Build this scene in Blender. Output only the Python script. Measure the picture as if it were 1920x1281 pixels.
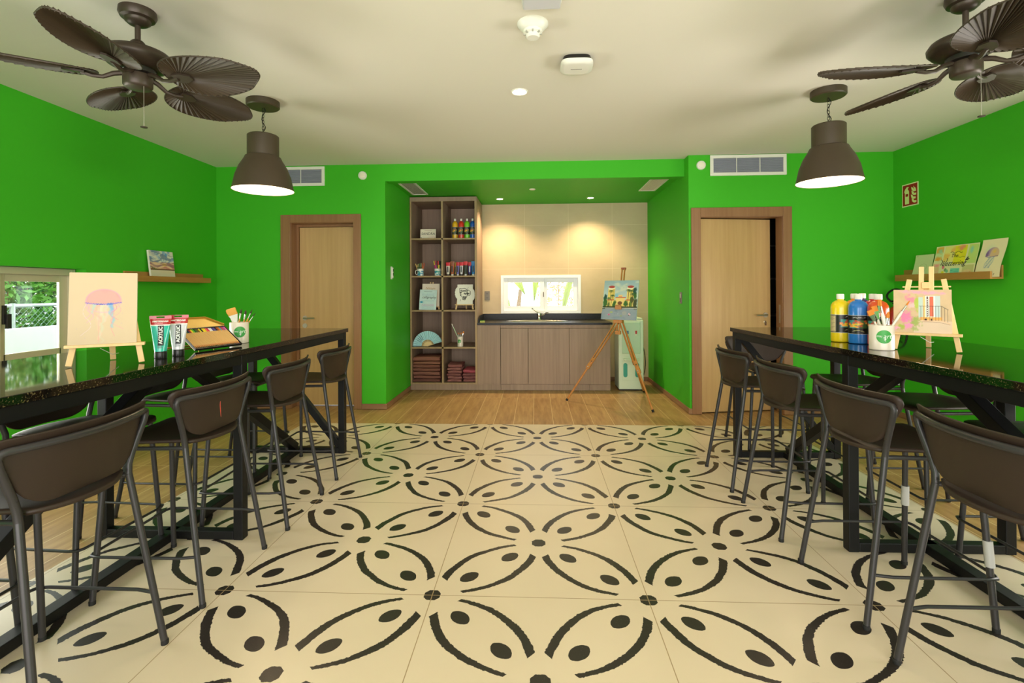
import bpy, bmesh, math, random
import numpy as np
from mathutils import Vector, Matrix, Euler
R = math.radians
PI = math.pi
random.seed(7)

# ------------------------------------------------------------------ clear
for o in list(bpy.data.objects):
    bpy.data.objects.remove(o, do_unlink=True)
SC = bpy.context.scene
COL = SC.collection

# ------------------------------------------------------------------ camera
YAW, ROLL, PITCH, FPX, CY, EYE = .0470, .0056, .0026, 933.07, 542.88, 1.2803
c_, s_ = math.cos(YAW), math.sin(YAW)
rt = Vector((c_, s_, 0)); fw = Vector((-s_, c_, 0)); up = Vector((0, 0, 1))
fw2 = fw*math.cos(PITCH) + up*math.sin(PITCH)
up2 = up*math.cos(PITCH) - fw*math.sin(PITCH)
rt3 = rt*math.cos(ROLL) - up2*math.sin(ROLL)
up3 = up2*math.cos(ROLL) + rt*math.sin(ROLL)
cam_d = bpy.data.cameras.new('camera')
cam = bpy.data.objects.new('camera', cam_d); COL.objects.link(cam)
m = Matrix.Identity(4)
for i in range(3):
    m[i][0] = rt3[i]; m[i][1] = up3[i]; m[i][2] = -fw2[i]
m[0][3] = 0; m[1][3] = 0; m[2][3] = EYE
cam.matrix_world = m
cam_d.sensor_width = 36; cam_d.sensor_fit = 'HORIZONTAL'
cam_d.lens = FPX/1920*36
cam_d.shift_y = -(640.5-CY)/1920
cam_d.clip_start = .05; cam_d.clip_end = 200
SC.camera = cam

# ------------------------------------------------------------------ colour management
SC.view_settings.view_transform = 'Standard'
SC.view_settings.look = 'None'
SC.view_settings.gamma = 1
SC.view_settings.exposure = 0.2
SC.view_settings.use_curve_mapping = False

# ------------------------------------------------------------------ world
W = bpy.data.worlds.new('daylight'); SC.world = W; W.use_nodes = True
bg = W.node_tree.nodes['Background']
bg.inputs[0].default_value = (.86, .94, 1, 1)
bg.inputs[1].default_value = 3.0

# ------------------------------------------------------------------ area lights (daylight at the openings)
def area(name, loc, rot, sx, sy, watts, col):
    d = bpy.data.lights.new(name, 'AREA'); d.shape = 'RECTANGLE'
    d.size = sx; d.size_y = sy; d.energy = watts; d.color = col
    o = bpy.data.objects.new(name, d); COL.objects.link(o)
    o.location = loc; o.rotation_euler = rot
    return o
area('daylight_glazed_front', (0.1, -2.38, 1.25), (R(90), 0, 0), 5.6, 2.2, 172, (1, .91, .82))
area('daylight_window_right', (3.80, 2.2, .95), (R(90+28), 0, R(90)), 2.6, .9, 92, (1, .92, .84))
area('daylight_window_left', (-3.86, 2.2, .95), (R(90+20), 0, R(-90)), 2.6, .9, 92, (1, .97, .88))
def spot(name, loc, watts, col, ang=80, blend=.6, rad=.03, rot=(0, 0, 0)):
    d = bpy.data.lights.new(name, 'SPOT'); d.energy = watts; d.color = col
    d.spot_size = R(ang); d.spot_blend = blend; d.shadow_soft_size = rad
    o = bpy.data.objects.new(name, d); COL.objects.link(o); o.location = loc; o.rotation_euler = rot
    return o
WARM = (1, .74, .46)

# ================================================================== helpers
def lin(c):
    out = []
    for x in c[:3]:
        x = x/255 if max(c[:3]) > 1 else x
        out.append(x/12.92 if x <= .04045 else ((x+.055)/1.055)**2.4)
    return tuple(out)
MATS = {}
def mat(name, col, rough=.5, metal=0, spec=.5, emit=None, estr=0, noise=None, bump=None, coat=0, trans=0):
    """noise=(scale, amount) mottles the colour, bump=(scale, strength)"""
    if name in MATS: return MATS[name]
    m = bpy.data.materials.new(name); m.use_nodes = True
    nt = m.node_tree; b = nt.nodes['Principled BSDF']
    c = lin(col) + (1,)
    b.inputs['Base Color'].default_value = c
    b.inputs['Roughness'].default_value = rough
    b.inputs['Metallic'].default_value = metal
    b.inputs['Specular IOR Level'].default_value = spec
    if coat: b.inputs['Coat Weight'].default_value = coat; b.inputs['Coat Roughness'].default_value = .08
    if trans: b.inputs['Transmission Weight'].default_value = trans
    if emit is not None:
        b.inputs['Emission Color'].default_value = tuple(emit)+(1,)
        b.inputs['Emission Strength'].default_value = estr
    tc = nt.nodes.new('ShaderNodeTexCoord')
    if noise:
        n = nt.nodes.new('ShaderNodeTexNoise'); n.inputs['Scale'].default_value = noise[0]; n.inputs['Detail'].default_value = 4
        nt.links.new(tc.outputs['Object'], n.inputs['Vector'])
        mx = nt.nodes.new('ShaderNodeMix'); mx.data_type = 'RGBA'
        a = noise[1]
        mx.inputs[6].default_value = tuple(v*(1-a) for v in c[:3])+(1,)
        mx.inputs[7].default_value = tuple(min(1, v*(1+a)) for v in c[:3])+(1,)
        nt.links.new(n.outputs['Fac'], mx.inputs[0]); nt.links.new(mx.outputs[2], b.inputs['Base Color'])
    if bump:
        n2 = nt.nodes.new('ShaderNodeTexNoise'); n2.inputs['Scale'].default_value = bump[0]; n2.inputs['Detail'].default_value = 3
        nt.links.new(tc.outputs['Object'], n2.inputs['Vector'])
        bp = nt.nodes.new('ShaderNodeBump'); bp.inputs['Strength'].default_value = bump[1]; bp.inputs['Distance'].default_value = .004
        nt.links.new(n2.outputs['Fac'], bp.inputs['Height']); nt.links.new(bp.outputs['Normal'], b.inputs['Normal'])
    MATS[name] = m
    return m
class NG:
    """tiny node-maths helper"""
    def __init__(s, m): s.nt = m.node_tree
    def new(s, t): return s.nt.nodes.new(t)
    def lk(s, a, b): s.nt.links.new(a, b)
    def M(s, op, a, b=None, c=None):
        n = s.new('ShaderNodeMath'); n.operation = op
        for i, v in enumerate((a, b, c)):
            if v is None: continue
            if isinstance(v, (int, float)): n.inputs[i].default_value = v
            else: s.lk(v, n.inputs[i])
        return n.outputs[0]
    def mix(s, f, a, b):
        n = s.new('ShaderNodeMix'); n.data_type = 'RGBA'
        for i, v in ((0, f), (6, a), (7, b)):
            if isinstance(v, (int, float)): n.inputs[i].default_value = v
            elif isinstance(v, tuple): n.inputs[i].default_value = v if len(v) == 4 else v+(1,)
            else: s.lk(v, n.inputs[i])
        return n.outputs[2]
    def noise(s, vec, scale, detail=3, rough=.5):
        n = s.new('ShaderNodeTexNoise'); n.inputs['Scale'].default_value = scale
        n.inputs['Detail'].default_value = detail; n.inputs['Roughness'].default_value = rough
        if vec is not None: s.lk(vec, n.inputs['Vector'])
        return n.outputs['Fac']
    def mapping(s, vec, scale, loc=(0, 0, 0)):
        n = s.new('ShaderNodeMapping'); n.inputs['Scale'].default_value = scale; n.inputs['Location'].default_value = loc
        s.lk(vec, n.inputs['Vector']); return n.outputs[0]
def wood(name, c1, c2, grain=(30, 30, 1.5), rough=.45, amount=1.0, spec=.4):
    """grain: texture scale per axis, small along the fibres"""
    if name in MATS: return MATS[name]
    m = mat(name, c1, rough, spec=spec); g = NG(m); b = m.node_tree.nodes['Principled BSDF']
    tc = g.new('ShaderNodeTexCoord')
    v = g.mapping(tc.outputs['Object'], grain)
    n1 = g.noise(v, 1.0, 6, .6)
    v2 = g.mapping(tc.outputs['Object'], tuple(x*.22 for x in grain))
    n2 = g.noise(v2, 1.0, 3)
    f = g.M('ADD', g.M('MULTIPLY', n1, .75), g.M('MULTIPLY', n2, .5))
    f = g.M('MULTIPLY', g.M('SUBTRACT', f, .35), 1.9*amount)
    f = g.M('MINIMUM', g.M('MAXIMUM', f, 0.0), 1.0)
    g.lk(g.mix(f, lin(c1), lin(c2)), b.inputs['Base Color'])
    return m
def attr_mat(name, rough=.7, coat=0):
    if name in MATS: return MATS[name]
    m = mat(name, (200, 200, 200), rough, coat=coat)
    a = m.node_tree.nodes.new('ShaderNodeAttribute'); a.attribute_name = 'Col'
    m.node_tree.links.new(a.outputs['Color'], m.node_tree.nodes['Principled BSDF'].inputs['Base Color'])
    return m
class MB:
    def __init__(s): s.b = bmesh.new(); s.mi = 0
    def _f(s, vs):
        try:
            f = s.b.faces.new(vs); f.material_index = s.mi; return f
        except ValueError: return None
    def box(s, x0, x1, y0, y1, z0, z1, mtx=None):
        P = [Vector(p) for p in ((x0,y0,z0),(x1,y0,z0),(x1,y1,z0),(x0,y1,z0),(x0,y0,z1),(x1,y0,z1),(x1,y1,z1),(x0,y1,z1))]
        if mtx: P = [mtx @ p for p in P]
        v = [s.b.verts.new(p) for p in P]
        for q in ((0,3,2,1),(4,5,6,7),(0,1,5,4),(1,2,6,5),(2,3,7,6),(3,0,4,7)): s._f([v[i] for i in q])
        return s
    def bar(s, p0, p1, w, h, upv=(0, 0, 1)):
        """box beam from p0 to p1, w across, h along upv"""
        p0, p1 = Vector(p0), Vector(p1); d = p1-p0; L = d.length; d.normalize()
        u = Vector(upv); side = d.cross(u)
        if side.length < 1e-4: side = d.cross(Vector((0, 1, 0)))
        side.normalize(); u = side.cross(d)
        m = Matrix((( side.x, d.x, u.x, p0.x), (side.y, d.y, u.y, p0.y), (side.z, d.z, u.z, p0.z), (0,0,0,1)))
        return s.box(-w/2, w/2, 0, L, -h/2, h/2, m)
    def quad(s, *pts):
        s._f([s.b.verts.new(Vector(p)) for p in pts]); return s
    def poly(s, pts, ext=None):
        """flat polygon, optional extrusion vector"""
        a = [s.b.verts.new(Vector(p)) for p in pts]
        if ext is None: s._f(a); return s
        e = Vector(ext); b2 = [s.b.verts.new(v.co+e) for v in a]
        s._f(a[::-1]); s._f(b2); n = len(a)
        for i in range(n): s._f([a[i], a[(i+1) % n], b2[(i+1) % n], b2[i]])
        return s
    def tube(s, pts, r, seg=8, closed=False, cap=True):
        pts = [Vector(p) for p in pts]; n = len(pts)
        rs = r if isinstance(r, (list, tuple)) else [r]*n
        rings = []; prev = None
        for i in range(n):
            if closed: t = pts[(i+1) % n]-pts[i-1]
            else: t = pts[min(i+1, n-1)]-pts[max(i-1, 0)]
            t.normalize()
            if prev is None:
                a = Vector((0, 0, 1)) if abs(t.z) < .9 else Vector((1, 0, 0))
                nrm = t.cross(a).normalized()
            else:
                nrm = (prev - t*prev.dot(t)).normalized()
            prev = nrm; bn = t.cross(nrm)
            rings.append([s.b.verts.new(pts[i] + (nrm*math.cos(k*2*PI/seg) + bn*math.sin(k*2*PI/seg))*rs[i]) for k in range(seg)])
        for i in range(n if closed else n-1):
            A, B = rings[i], rings[(i+1) % n]
            for k in range(seg): s._f([A[k], A[(k+1) % seg], B[(k+1) % seg], B[k]])
        if cap and not closed: s._f(rings[0][::-1]); s._f(rings[-1])
        return s
    def lathe(s, prof, seg=32, c=(0, 0, 0), capb=True, capt=True, sx=1, sy=1):
        c = Vector(c); rings = []
        for r, z in prof:
            rings.append([s.b.verts.new(c+Vector((r*sx*math.cos(k*2*PI/seg), r*sy*math.sin(k*2*PI/seg), z))) for k in range(seg)])
        for A, B in zip(rings, rings[1:]):
            for k in range(seg): s._f([A[k], A[(k+1) % seg], B[(k+1) % seg], B[k]])
        if capb: s._f(rings[0][::-1])
        if capt: s._f(rings[-1])
        return s
    def cyl(s, c, r, h, seg=24, r2=None): return s.lathe([(r, 0), (r if r2 is None else r2, h)], seg, c)
    def ball(s, c, r, seg=12, sz=1):
        n = seg//2+1
        return s.lathe([(max(1e-4, r*math.sin(PI*i/n)), -r*sz*math.cos(PI*i/n)) for i in range(n+1)], seg, c)
    def xf(s, mtx):
        s.b.transform(mtx); return s
    def grid(s, P, thick=None, closed=False):
        """P[i][j] of points"""
        V = [[s.b.verts.new(Vector(p)) for p in row] for row in P]
        for i in range(len(V)-1):
            for j in range(len(V[0])-1): s._f([V[i][j], V[i+1][j], V[i+1][j+1], V[i][j+1]])
        return s
    def build(s, name, mats, parent=None, smooth=None, bevel=0, solid=0, loc=None, rotz=0, subd=0):
        bmesh.ops.recalc_face_normals(s.b, faces=s.b.faces)
        me = bpy.data.meshes.new(name); s.b.to_mesh(me); s.b.free()
        return link(name, me, mats, parent, smooth, bevel, solid, loc, rotz, subd)
def link(name, me, mats, parent=None, smooth=None, bevel=0, solid=0, loc=None, rotz=0, subd=0):
    if not isinstance(mats, (list, tuple)): mats = [mats]
    for m in mats: me.materials.append(m)
    if smooth is not None:
        me.shade_smooth(); me.set_sharp_from_angle(angle=R(smooth))
    o = bpy.data.objects.new(name, me); COL.objects.link(o)
    if parent is not None: o.parent = parent
    if loc is not None: o.location = loc
    o.rotation_euler.z = rotz
    if solid:
        k = o.modifiers.new('thickness', 'SOLIDIFY'); k.thickness = solid; k.offset = 0
    if bevel:
        k = o.modifiers.new('bevel', 'BEVEL'); k.width = bevel; k.segments = 2; k.limit_method = 'ANGLE'; k.angle_limit = R(40)
    if subd:
        k = o.modifiers.new('subdivision', 'SUBSURF'); k.levels = subd; k.render_levels = subd
    return o
def tag(o, label, cat=None, group=None, kind=None):
    if label: o['label'] = label
    if cat: o['category'] = cat
    if group: o['group'] = group
    if kind: o['kind'] = kind
    return o
def thing(name, label, cat, loc=(0, 0, 0), rotz=0, group=None):
    o = bpy.data.objects.new(name, None); COL.objects.link(o)
    o.empty_display_size = .1; o.location = loc; o.rotation_euler = (0, 0, rotz)
    return tag(o, label, cat, group)
def struct(o, label=None):
    o['kind'] = 'structure'
    if label: o['label'] = label
    return o
def kids(o): return [c for c in bpy.data.objects if c.parent == o]
def dup(root, loc, rotz, label=None, group=None):
    def cp(o, par):
        c = o.copy(); COL.objects.link(c)
        if par is not None: c.parent = par
        for ch in kids(o): cp(ch, c)
        return c
    r = cp(root, None); r.location = loc; r.rotation_euler = (0, 0, rotz)
    if label: r['label'] = label
    if group: r['group'] = group
    return r
def text(body, size, mtl, parent, mtx, name='lettering', shear=0, sx=1, wrap=None, depth=.0002, align='CENTER', label=None, bold=0):
    """lettering in the local XZ plane facing -Y, placed by mtx; wrap = cylinder radius"""
    cu = bpy.data.curves.new('t', 'FONT'); cu.body = body; cu.size = size; cu.shear = shear
    cu.align_x = align; cu.align_y = 'CENTER'; cu.extrude = depth; cu.offset = bold; cu.resolution_u = 2
    t = bpy.data.objects.new('t', cu)
    me = bpy.data.meshes.new_from_object(t)
    bpy.data.objects.remove(t); bpy.data.curves.remove(cu)
    n = len(me.vertices); a = np.zeros(n*3, np.float32); me.vertices.foreach_get('co', a); a = a.reshape(-1, 3)
    x = a[:, 0]*sx; y = -a[:, 2]; z = a[:, 1]
    if wrap:
        th = x/wrap; rr = wrap - y
        x = np.sin(th)*rr; y = -np.cos(th)*rr
    p = np.stack([x, y, z], 1) @ np.array(mtx.to_3x3()).T + np.array(mtx.translation)
    me.vertices.foreach_set('co', p.astype(np.float32).ravel()); me.update()
    me.name = name
    o = link(name, me, mtl, parent)
    if label: o['label'] = label
    return o
# ---------- painted surfaces: a dense grid with a colour per vertex
def vnoise(u, v, sc, seed, oct=3):
    rng = np.random.RandomState(seed); out = np.zeros_like(u); amp = 1; tot = 0
    for k in range(oct):
        n = 64; g = rng.rand(n, n); x = (u*sc) % (n-1); y = (v*sc) % (n-1)
        i = x.astype(int); j = y.astype(int); fx = x-i; fy = y-j
        fx = fx*fx*(3-2*fx); fy = fy*fy*(3-2*fy)
        i2 = (i+1) % n; j2 = (j+1) % n
        out += amp*((g[i, j]*(1-fx)+g[i2, j]*fx)*(1-fy)+(g[i, j2]*(1-fx)+g[i2, j2]*fx)*fy)
        tot += amp; amp *= .5; sc *= 2.1
    return out/tot
class Art:
    def __init__(s, u, v, base, asp=1):
        s.u, s.v, s.asp = u, v, asp
        s.c = np.tile(np.array(base, float), (len(u), 1))
    def paint(s, mask, col, op=1):
        k = (np.clip(mask, 0, 1)*op)[:, None]; s.c = s.c*(1-k) + np.array(col, float)*k
    def ell(s, x, y, rx, ry, col, op=1, soft=.15, wob=0, seed=1):
        d = np.sqrt(((s.u-x)/rx)**2+((s.v-y)/ry)**2)
        if wob: d = d + (vnoise(s.u, s.v, 18, seed)-.5)*wob
        s.paint((1-d)/soft, col, op)
    def rect(s, x0, x1, y0, y1, col, op=1):
        s.paint(((s.u > x0) & (s.u < x1) & (s.v > y0) & (s.v < y1)).astype(float), col, op)
    def line(s, pts, w, col, op=1):
        for (ax, ay), (bx, by) in zip(pts, pts[1:]):
            dx, dy = (bx-ax)*s.asp, by-ay; L = dx*dx+dy*dy+1e-9
            px, py = (s.u-ax)*s.asp, s.v-ay
            t = np.clip((px*dx+py*dy)/L, 0, 1)
            d = np.hypot(px-t*dx, py-t*dy)
            s.paint((w-d)/(w*.5), col, op)
def panel(name, w, h, t, nx, nz, fn, mtl, parent=None, edge=(235, 228, 210), bend=None, label=None, loc=None, lip=0):
    """painted panel: x in [-w/2,w/2], z in [0,h], front at y=0 facing -y, back at y=t"""
    xs = np.linspace(-w/2, w/2, nx+1); zs = np.linspace(0, h, nz+1)
    X, Z = np.meshgrid(xs, zs, indexing='ij'); X = X.ravel(); Z = Z.ravel()
    Yb = np.zeros_like(X) if bend is None else bend(X/w+.5, Z/h)
    A = Art(X/w+.5, Z/h, edge, w/h); fn(A)
    n = len(X)
    front = np.stack([X, Yb, Z], 1); back = np.stack([X, Yb+t, Z], 1)
    co = np.concatenate([front, back]); idx = lambda i, j: i*(nz+1)+j
    faces = []
    for i in range(nx):
        for j in range(nz):
            q = (idx(i, j), idx(i+1, j), idx(i+1, j+1), idx(i, j+1)); faces.append(q)
    if bend is None:
        rim0 = [idx(i, 0) for i in range(nx+1)] + [idx(nx, j) for j in range(1, nz+1)] + [idx(i, nz) for i in range(nx-1, -1, -1)] + [idx(0, j) for j in range(nz-1, 0, -1)]
        co = np.concatenate([front, front[rim0], back[rim0]]); L = len(rim0)
        for k in range(L):
            k2 = (k+1) % L; faces.append((n+k, n+L+k, n+L+k2, n+k2))
        faces.append(tuple(n+L+k for k in range(L)))
        cols = np.concatenate([A.c, np.tile(np.array(edge, float), (2*L, 1))])
    else:
        for (i, j, k, l) in list(faces): faces.append((n+l, n+k, n+j, n+i))
        cols = np.concatenate([A.c, np.tile(np.array(edge, float), (n, 1))])
    me = bpy.data.meshes.new(name); me.from_pydata([tuple(map(float, p)) for p in co], [], faces)
    cols = np.clip(cols/255, 0, 1); cl = np.where(cols <= .04045, cols/12.92, ((cols+.055)/1.055)**2.4)
    at = me.color_attributes.new('Col', 'FLOAT_COLOR', 'POINT')
    at.data.foreach_set('color', np.concatenate([cl, np.ones((len(cl), 1))], 1).astype(np.float32).ravel())
    me.update()
    if bend is not None: me.shade_smooth()
    o = link(name, me, mtl, parent, loc=loc)
    if label: o['label'] = label
    return o

# ================================================================== materials
GREEN = mat('green_wall_paint', (64, 178, 33), .55, spec=.25, bump=(220, .06))
CEIL = mat('ceiling_white_paint', (226, 220, 206), .8, spec=.1)
DOORW = wood('door_oak_veneer', (202, 166, 114), (180, 144, 92), (26, 26, 1.1), .42)
FRAMEW = wood('door_frame_stained_wood', (152, 112, 76), (132, 92, 60), (40, 40, 1.6), .4)
CASEW = wood('grey_brown_laminate', (162, 136, 114), (134, 110, 90), (38, 38, 1.6), .5)
CASEE = wood('pale_laminate_edge', (176, 148, 108), (150, 122, 84), (38, 38, 2), .5)
LEDGE = wood('picture_ledge_oak', (184, 138, 72), (160, 114, 52), (30, 3, 30), .5)
PINE = wood('pale_pine', (238, 204, 148), (222, 182, 122), (60, 60, 4), .5)
BEECH = wood('varnished_beech', (196, 134, 66), (164, 104, 46), (60, 60, 3), .35)
SKIRT = wood('skirting_wood_tile', (160, 122, 88), (128, 92, 64), (2, 2, 30), .5)
WHITEP = mat('white_plastic', (232, 230, 220), .35)
WHITEF = mat('white_window_frame', (236, 238, 238), .3)
ALUF = mat('champagne_window_frame', (196, 190, 160), .35, metal=.2)
GREYP = mat('grey_switch_plastic', (120, 112, 100), .4)
VENTG = mat('grille_grey_blue', (160, 163, 178), .5)
DARKM = mat('black_powder_coated_steel', (13, 12, 13), .5, spec=.3)
STOOLM = mat('charcoal_painted_tube', (54, 52, 53), .38, metal=.3)
STOOLP = mat('brown_black_plastic', (48, 35, 27), .5, spec=.4, bump=(400, .08))
FANM = mat('bronze_fan_metal', (66, 54, 44), .42, metal=.3)
FANB = mat('dark_palm_blade', (66, 54, 40), .5, spec=.4)
LAMPO = mat('brown_lamp_enamel', (68, 56, 40), .48, metal=.1)
LAMPI = mat('white_lamp_lining', (250, 240, 220), .5)
BULB = mat('lamp_bulb_glow', (255, 240, 210), .5, emit=(1, .80, .54), estr=190)
DOWNL = mat('downlight_glow', (255, 245, 220), .5, emit=(1, .82, .5), estr=30)
STEEL = mat('brushed_steel', (196, 190, 178), .28, metal=.9)
CHROME = mat('chrome', (220, 216, 206), .12, metal=1)
BLACKP = mat('black_plastic', (22, 20, 20), .35)
BLACKR = mat('black_rubber', (18, 17, 16), .7)
PAPER = attr_mat('painted_paper', .8)
CANV = attr_mat('painted_canvas', .75)
LABEL = attr_mat('printed_label', .35)
WHITEI = mat('white_ink', (240, 246, 236), .6)
BLACKI = mat('black_ink', (22, 22, 26), .6)

# granite
GRAN = mat('black_granite', (20, 20, 18), .045, spec=.6)
g = NG(GRAN); tc = g.new('ShaderNodeTexCoord'); b = GRAN.node_tree.nodes['Principled BSDF']
vo = g.new('ShaderNodeTexVoronoi'); vo.inputs['Scale'].default_value = 240; g.lk(tc.outputs['Object'], vo.inputs['Vector'])
n1 = g.noise(tc.outputs['Object'], 160, 4, .7)
f = g.M('MULTIPLY', g.M('GREATER_THAN', n1, .60), .8)
g.lk(g.mix(f, lin((14, 14, 12)), lin((112, 100, 66))), b.inputs['Base Color'])

GRANM = mat('black_granite_matt', (24, 23, 22), .35, spec=.25)
g = NG(GRANM); tc = g.new('ShaderNodeTexCoord')
f = g.M('MULTIPLY', g.M('GREATER_THAN', g.noise(tc.outputs['Object'], 150, 4, .7), .62), .8)
g.lk(g.mix(f, lin((20, 20, 20)), lin((110, 112, 104))), GRANM.node_tree.nodes['Principled BSDF'].inputs['Base Color'])

# tiled floor with the painted petals
def floor_mat():
    m = mat('petal_floor_tile', (226, 206, 174), .32, spec=.4); g = NG(m); b = m.node_tree.nodes['Principled BSDF']
    geo = g.new('ShaderNodeNewGeometry')
    sep = g.new('ShaderNodeSeparateXYZ'); g.lk(geo.outputs['Position'], sep.inputs[0])
    tx = g.M('DIVIDE', g.M('ADD', sep.outputs[0], .4412), .9)
    ty = g.M('DIVIDE', g.M('SUBTRACT', sep.outputs[1], 2.0805), .9)
    # brushed edge wobble
    v = geo.outputs['Position']
    w1 = g.M('MULTIPLY', g.M('SUBTRACT', g.noise(g.mapping(v, (1, 1, 1)), 7, 2), .5), .030)
    w2 = g.M('MULTIPLY', g.M('SUBTRACT', g.noise(g.mapping(v, (1, 1, 1), (3, 7, 0)), 75, 4, .7), .5), .028)
    a = g.M('ADD', tx, ty); bb = g.M('SUBTRACT', tx, ty)
    def link_mask(a, bb):
        fa = g.M('SUBTRACT', g.M('FRACT', a), .5)
        db = g.M('SUBTRACT', bb, g.M('ROUND', bb)); nb = g.M('ABSOLUTE', db)
        afa = g.M('ABSOLUTE', fa)
        arc = g.M('SUBTRACT', .197, g.M('MULTIPLY', g.M('MULTIPLY', fa, fa), .86))
        # one end of every stroke is fatter
        half = g.M('ADD', .0238, g.M('MULTIPLY', g.M('MULTIPLY', fa, g.M('SIGN', db)), .024))
        d = g.M('SUBTRACT', g.M('ABSOLUTE', g.M('ADD', g.M('SUBTRACT', nb, arc), w1)), g.M('ADD', half, w2))
        s1 = g.M('LESS_THAN', d, 0.0)
        s1 = g.M('MULTIPLY', s1, g.M('LESS_THAN', g.M('ADD', afa, w1), .335))
        e1 = g.M('DIVIDE', g.M('SUBTRACT', afa, .192), .076)
        e2 = g.M('DIVIDE', nb, .051)
        e = g.M('ADD', g.M('ADD', g.M('MULTIPLY', e1, e1), g.M('POWER', e2, 1.6)), g.M('MULTIPLY', w2, 9))
        return g.M('MAXIMUM', s1, g.M('LESS_THAN', e, 1.0))
    k = g.M('MAXIMUM', link_mask(a, bb), link_mask(bb, a))
    da = g.M('ABSOLUTE', g.M('SUBTRACT', a, g.M('ROUND', a))); db = g.M('ABSOLUTE', g.M('SUBTRACT', bb, g.M('ROUND', bb)))
    octo = g.M('MAXIMUM', g.M('MAXIMUM', da, db), g.M('MULTIPLY', g.M('ADD', da, db), .74))
    k = g.M('MAXIMUM', k, g.M('LESS_THAN', g.M('ADD', octo, g.M('MULTIPLY', w2, .5)), .056))
    speck = g.noise(v, 170, 3, .7)
    ink = g.mix(g.M('GREATER_THAN', speck, .66), lin((46, 40, 37)), lin((96, 86, 76)))
    tone = g.noise(v, 1.6, 4)
    base = g.mix(tone, lin((208, 190, 162)), lin((224, 208, 180)))
    col = g.mix(k, base, ink)
    # joints
    gx = g.M('ABSOLUTE', g.M('SUBTRACT', tx, g.M('ROUND', tx))); gy = g.M('ABSOLUTE', g.M('SUBTRACT', ty, g.M('ROUND', ty)))
    j = g.M('LESS_THAN', g.M('MINIMUM', gx, gy), .0019)
    col = g.mix(j, col, lin((160, 136, 100)))
    g.lk(col, b.inputs['Base Color'])
    g.lk(g.M('ADD', .24, g.M('MULTIPLY', tone, .16)), b.inputs['Roughness'])
    return m
FTILE = floor_mat()
def plank_mat():
    m = mat('wood_plank_floor', (176, 134, 78), .4, spec=.4); g = NG(m); b = m.node_tree.nodes['Principled BSDF']
    geo = g.new('ShaderNodeNewGeometry'); sep = g.new('ShaderNodeSeparateXYZ'); g.lk(geo.outputs['Position'], sep.inputs[0])
    px = g.M('DIVIDE', g.M('ADD', sep.outputs[0], 1.377), .193)
    py = g.M('DIVIDE', g.M('SUBTRACT', sep.outputs[1], 4.765), 1.195)
    cell = g.new('ShaderNodeCombineXYZ'); g.lk(g.M('FLOOR', px), cell.inputs[0]); g.lk(g.M('FLOOR', py), cell.inputs[1])
    wn = g.new('ShaderNodeTexWhiteNoise'); g.lk(cell.outputs[0], wn.inputs['Vector'])
    vm = g.new('ShaderNodeVectorMath'); vm.operation = 'MULTIPLY_ADD'
    g.lk(wn.outputs['Color'], vm.inputs[0]); vm.inputs[1].default_value = (9, 9, 9); g.lk(geo.outputs['Position'], vm.inputs[2])
    n = g.noise(g.mapping(vm.outputs[0], (14, 1.5, 1)), 2.0, 6, .6)
    n = g.M('MINIMUM', g.M('MAXIMUM', g.M('MULTIPLY', g.M('SUBTRACT', n, .28), 2.2), 0.0), 1.0)
    n = g.M('ADD', g.M('MULTIPLY', n, .7), g.M('MULTIPLY', wn.outputs['Value'], .3))
    col = g.mix(n, lin((194, 156, 104)), lin((140, 100, 58)))
    gx = g.M('MULTIPLY', g.M('ABSOLUTE', g.M('SUBTRACT', px, g.M('ROUND', px))), .193)
    gy = g.M('MULTIPLY', g.M('ABSOLUTE', g.M('SUBTRACT', py, g.M('ROUND', py))), 1.195)
    j = g.M('LESS_THAN', g.M('MINIMUM', gx, gy), .0019)
    g.lk(g.mix(j, col, lin((226, 200, 150))), b.inputs['Base Color'])
    return m
PLANK = plank_mat()
def walltile_mat():
    m = mat('beige_wall_tile', (200, 178, 140), .45, spec=.4); g = NG(m); b = m.node_tree.nodes['Principled BSDF']
    geo = g.new('ShaderNodeNewGeometry'); sep = g.new('ShaderNodeSeparateXYZ'); g.lk(geo.outputs['Position'], sep.inputs[0])
    px = g.M('DIVIDE', g.M('ADD', sep.outputs[0], .15), .62); pz = g.M('DIVIDE', g.M('SUBTRACT', sep.outputs[2], 2.21), .62)
    n = g.noise(g.mapping(geo.outputs['Position'], (1, 1, 1.6)), 3, 5, .6)
    col = g.mix(n, lin((190, 168, 132)), lin((212, 192, 154)))
    gx = g.M('ABSOLUTE', g.M('SUBTRACT', px, g.M('ROUND', px))); gz = g.M('ABSOLUTE', g.M('SUBTRACT', pz, g.M('ROUND', pz)))
    j = g.M('LESS_THAN', g.M('MINIMUM', gx, gz), .003)
    g.lk(g.mix(j, col, lin((224, 206, 170))), b.inputs['Base Color'])
    return m
WTILE = walltile_mat()
GLASS = bpy.data.materials.new('window_glass'); GLASS.use_nodes = True
nt = GLASS.node_tree; nt.nodes.clear(); out = nt.nodes.new('ShaderNodeOutputMaterial')
tr = nt.nodes.new('ShaderNodeBsdfTransparent'); gl = nt.nodes.new('ShaderNodeBsdfGlossy'); gl.inputs['Roughness'].default_value = .02
fr = nt.nodes.new('ShaderNodeFresnel'); fr.inputs['IOR'].default_value = 1.3; mx = nt.nodes.new('ShaderNodeMixShader')
nt.links.new(fr.outputs[0], mx.inputs[0]); nt.links.new(tr.outputs[0], mx.inputs[1]); nt.links.new(gl.outputs[0], mx.inputs[2]); nt.links.new(mx.outputs[0], out.inputs[0])

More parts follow.
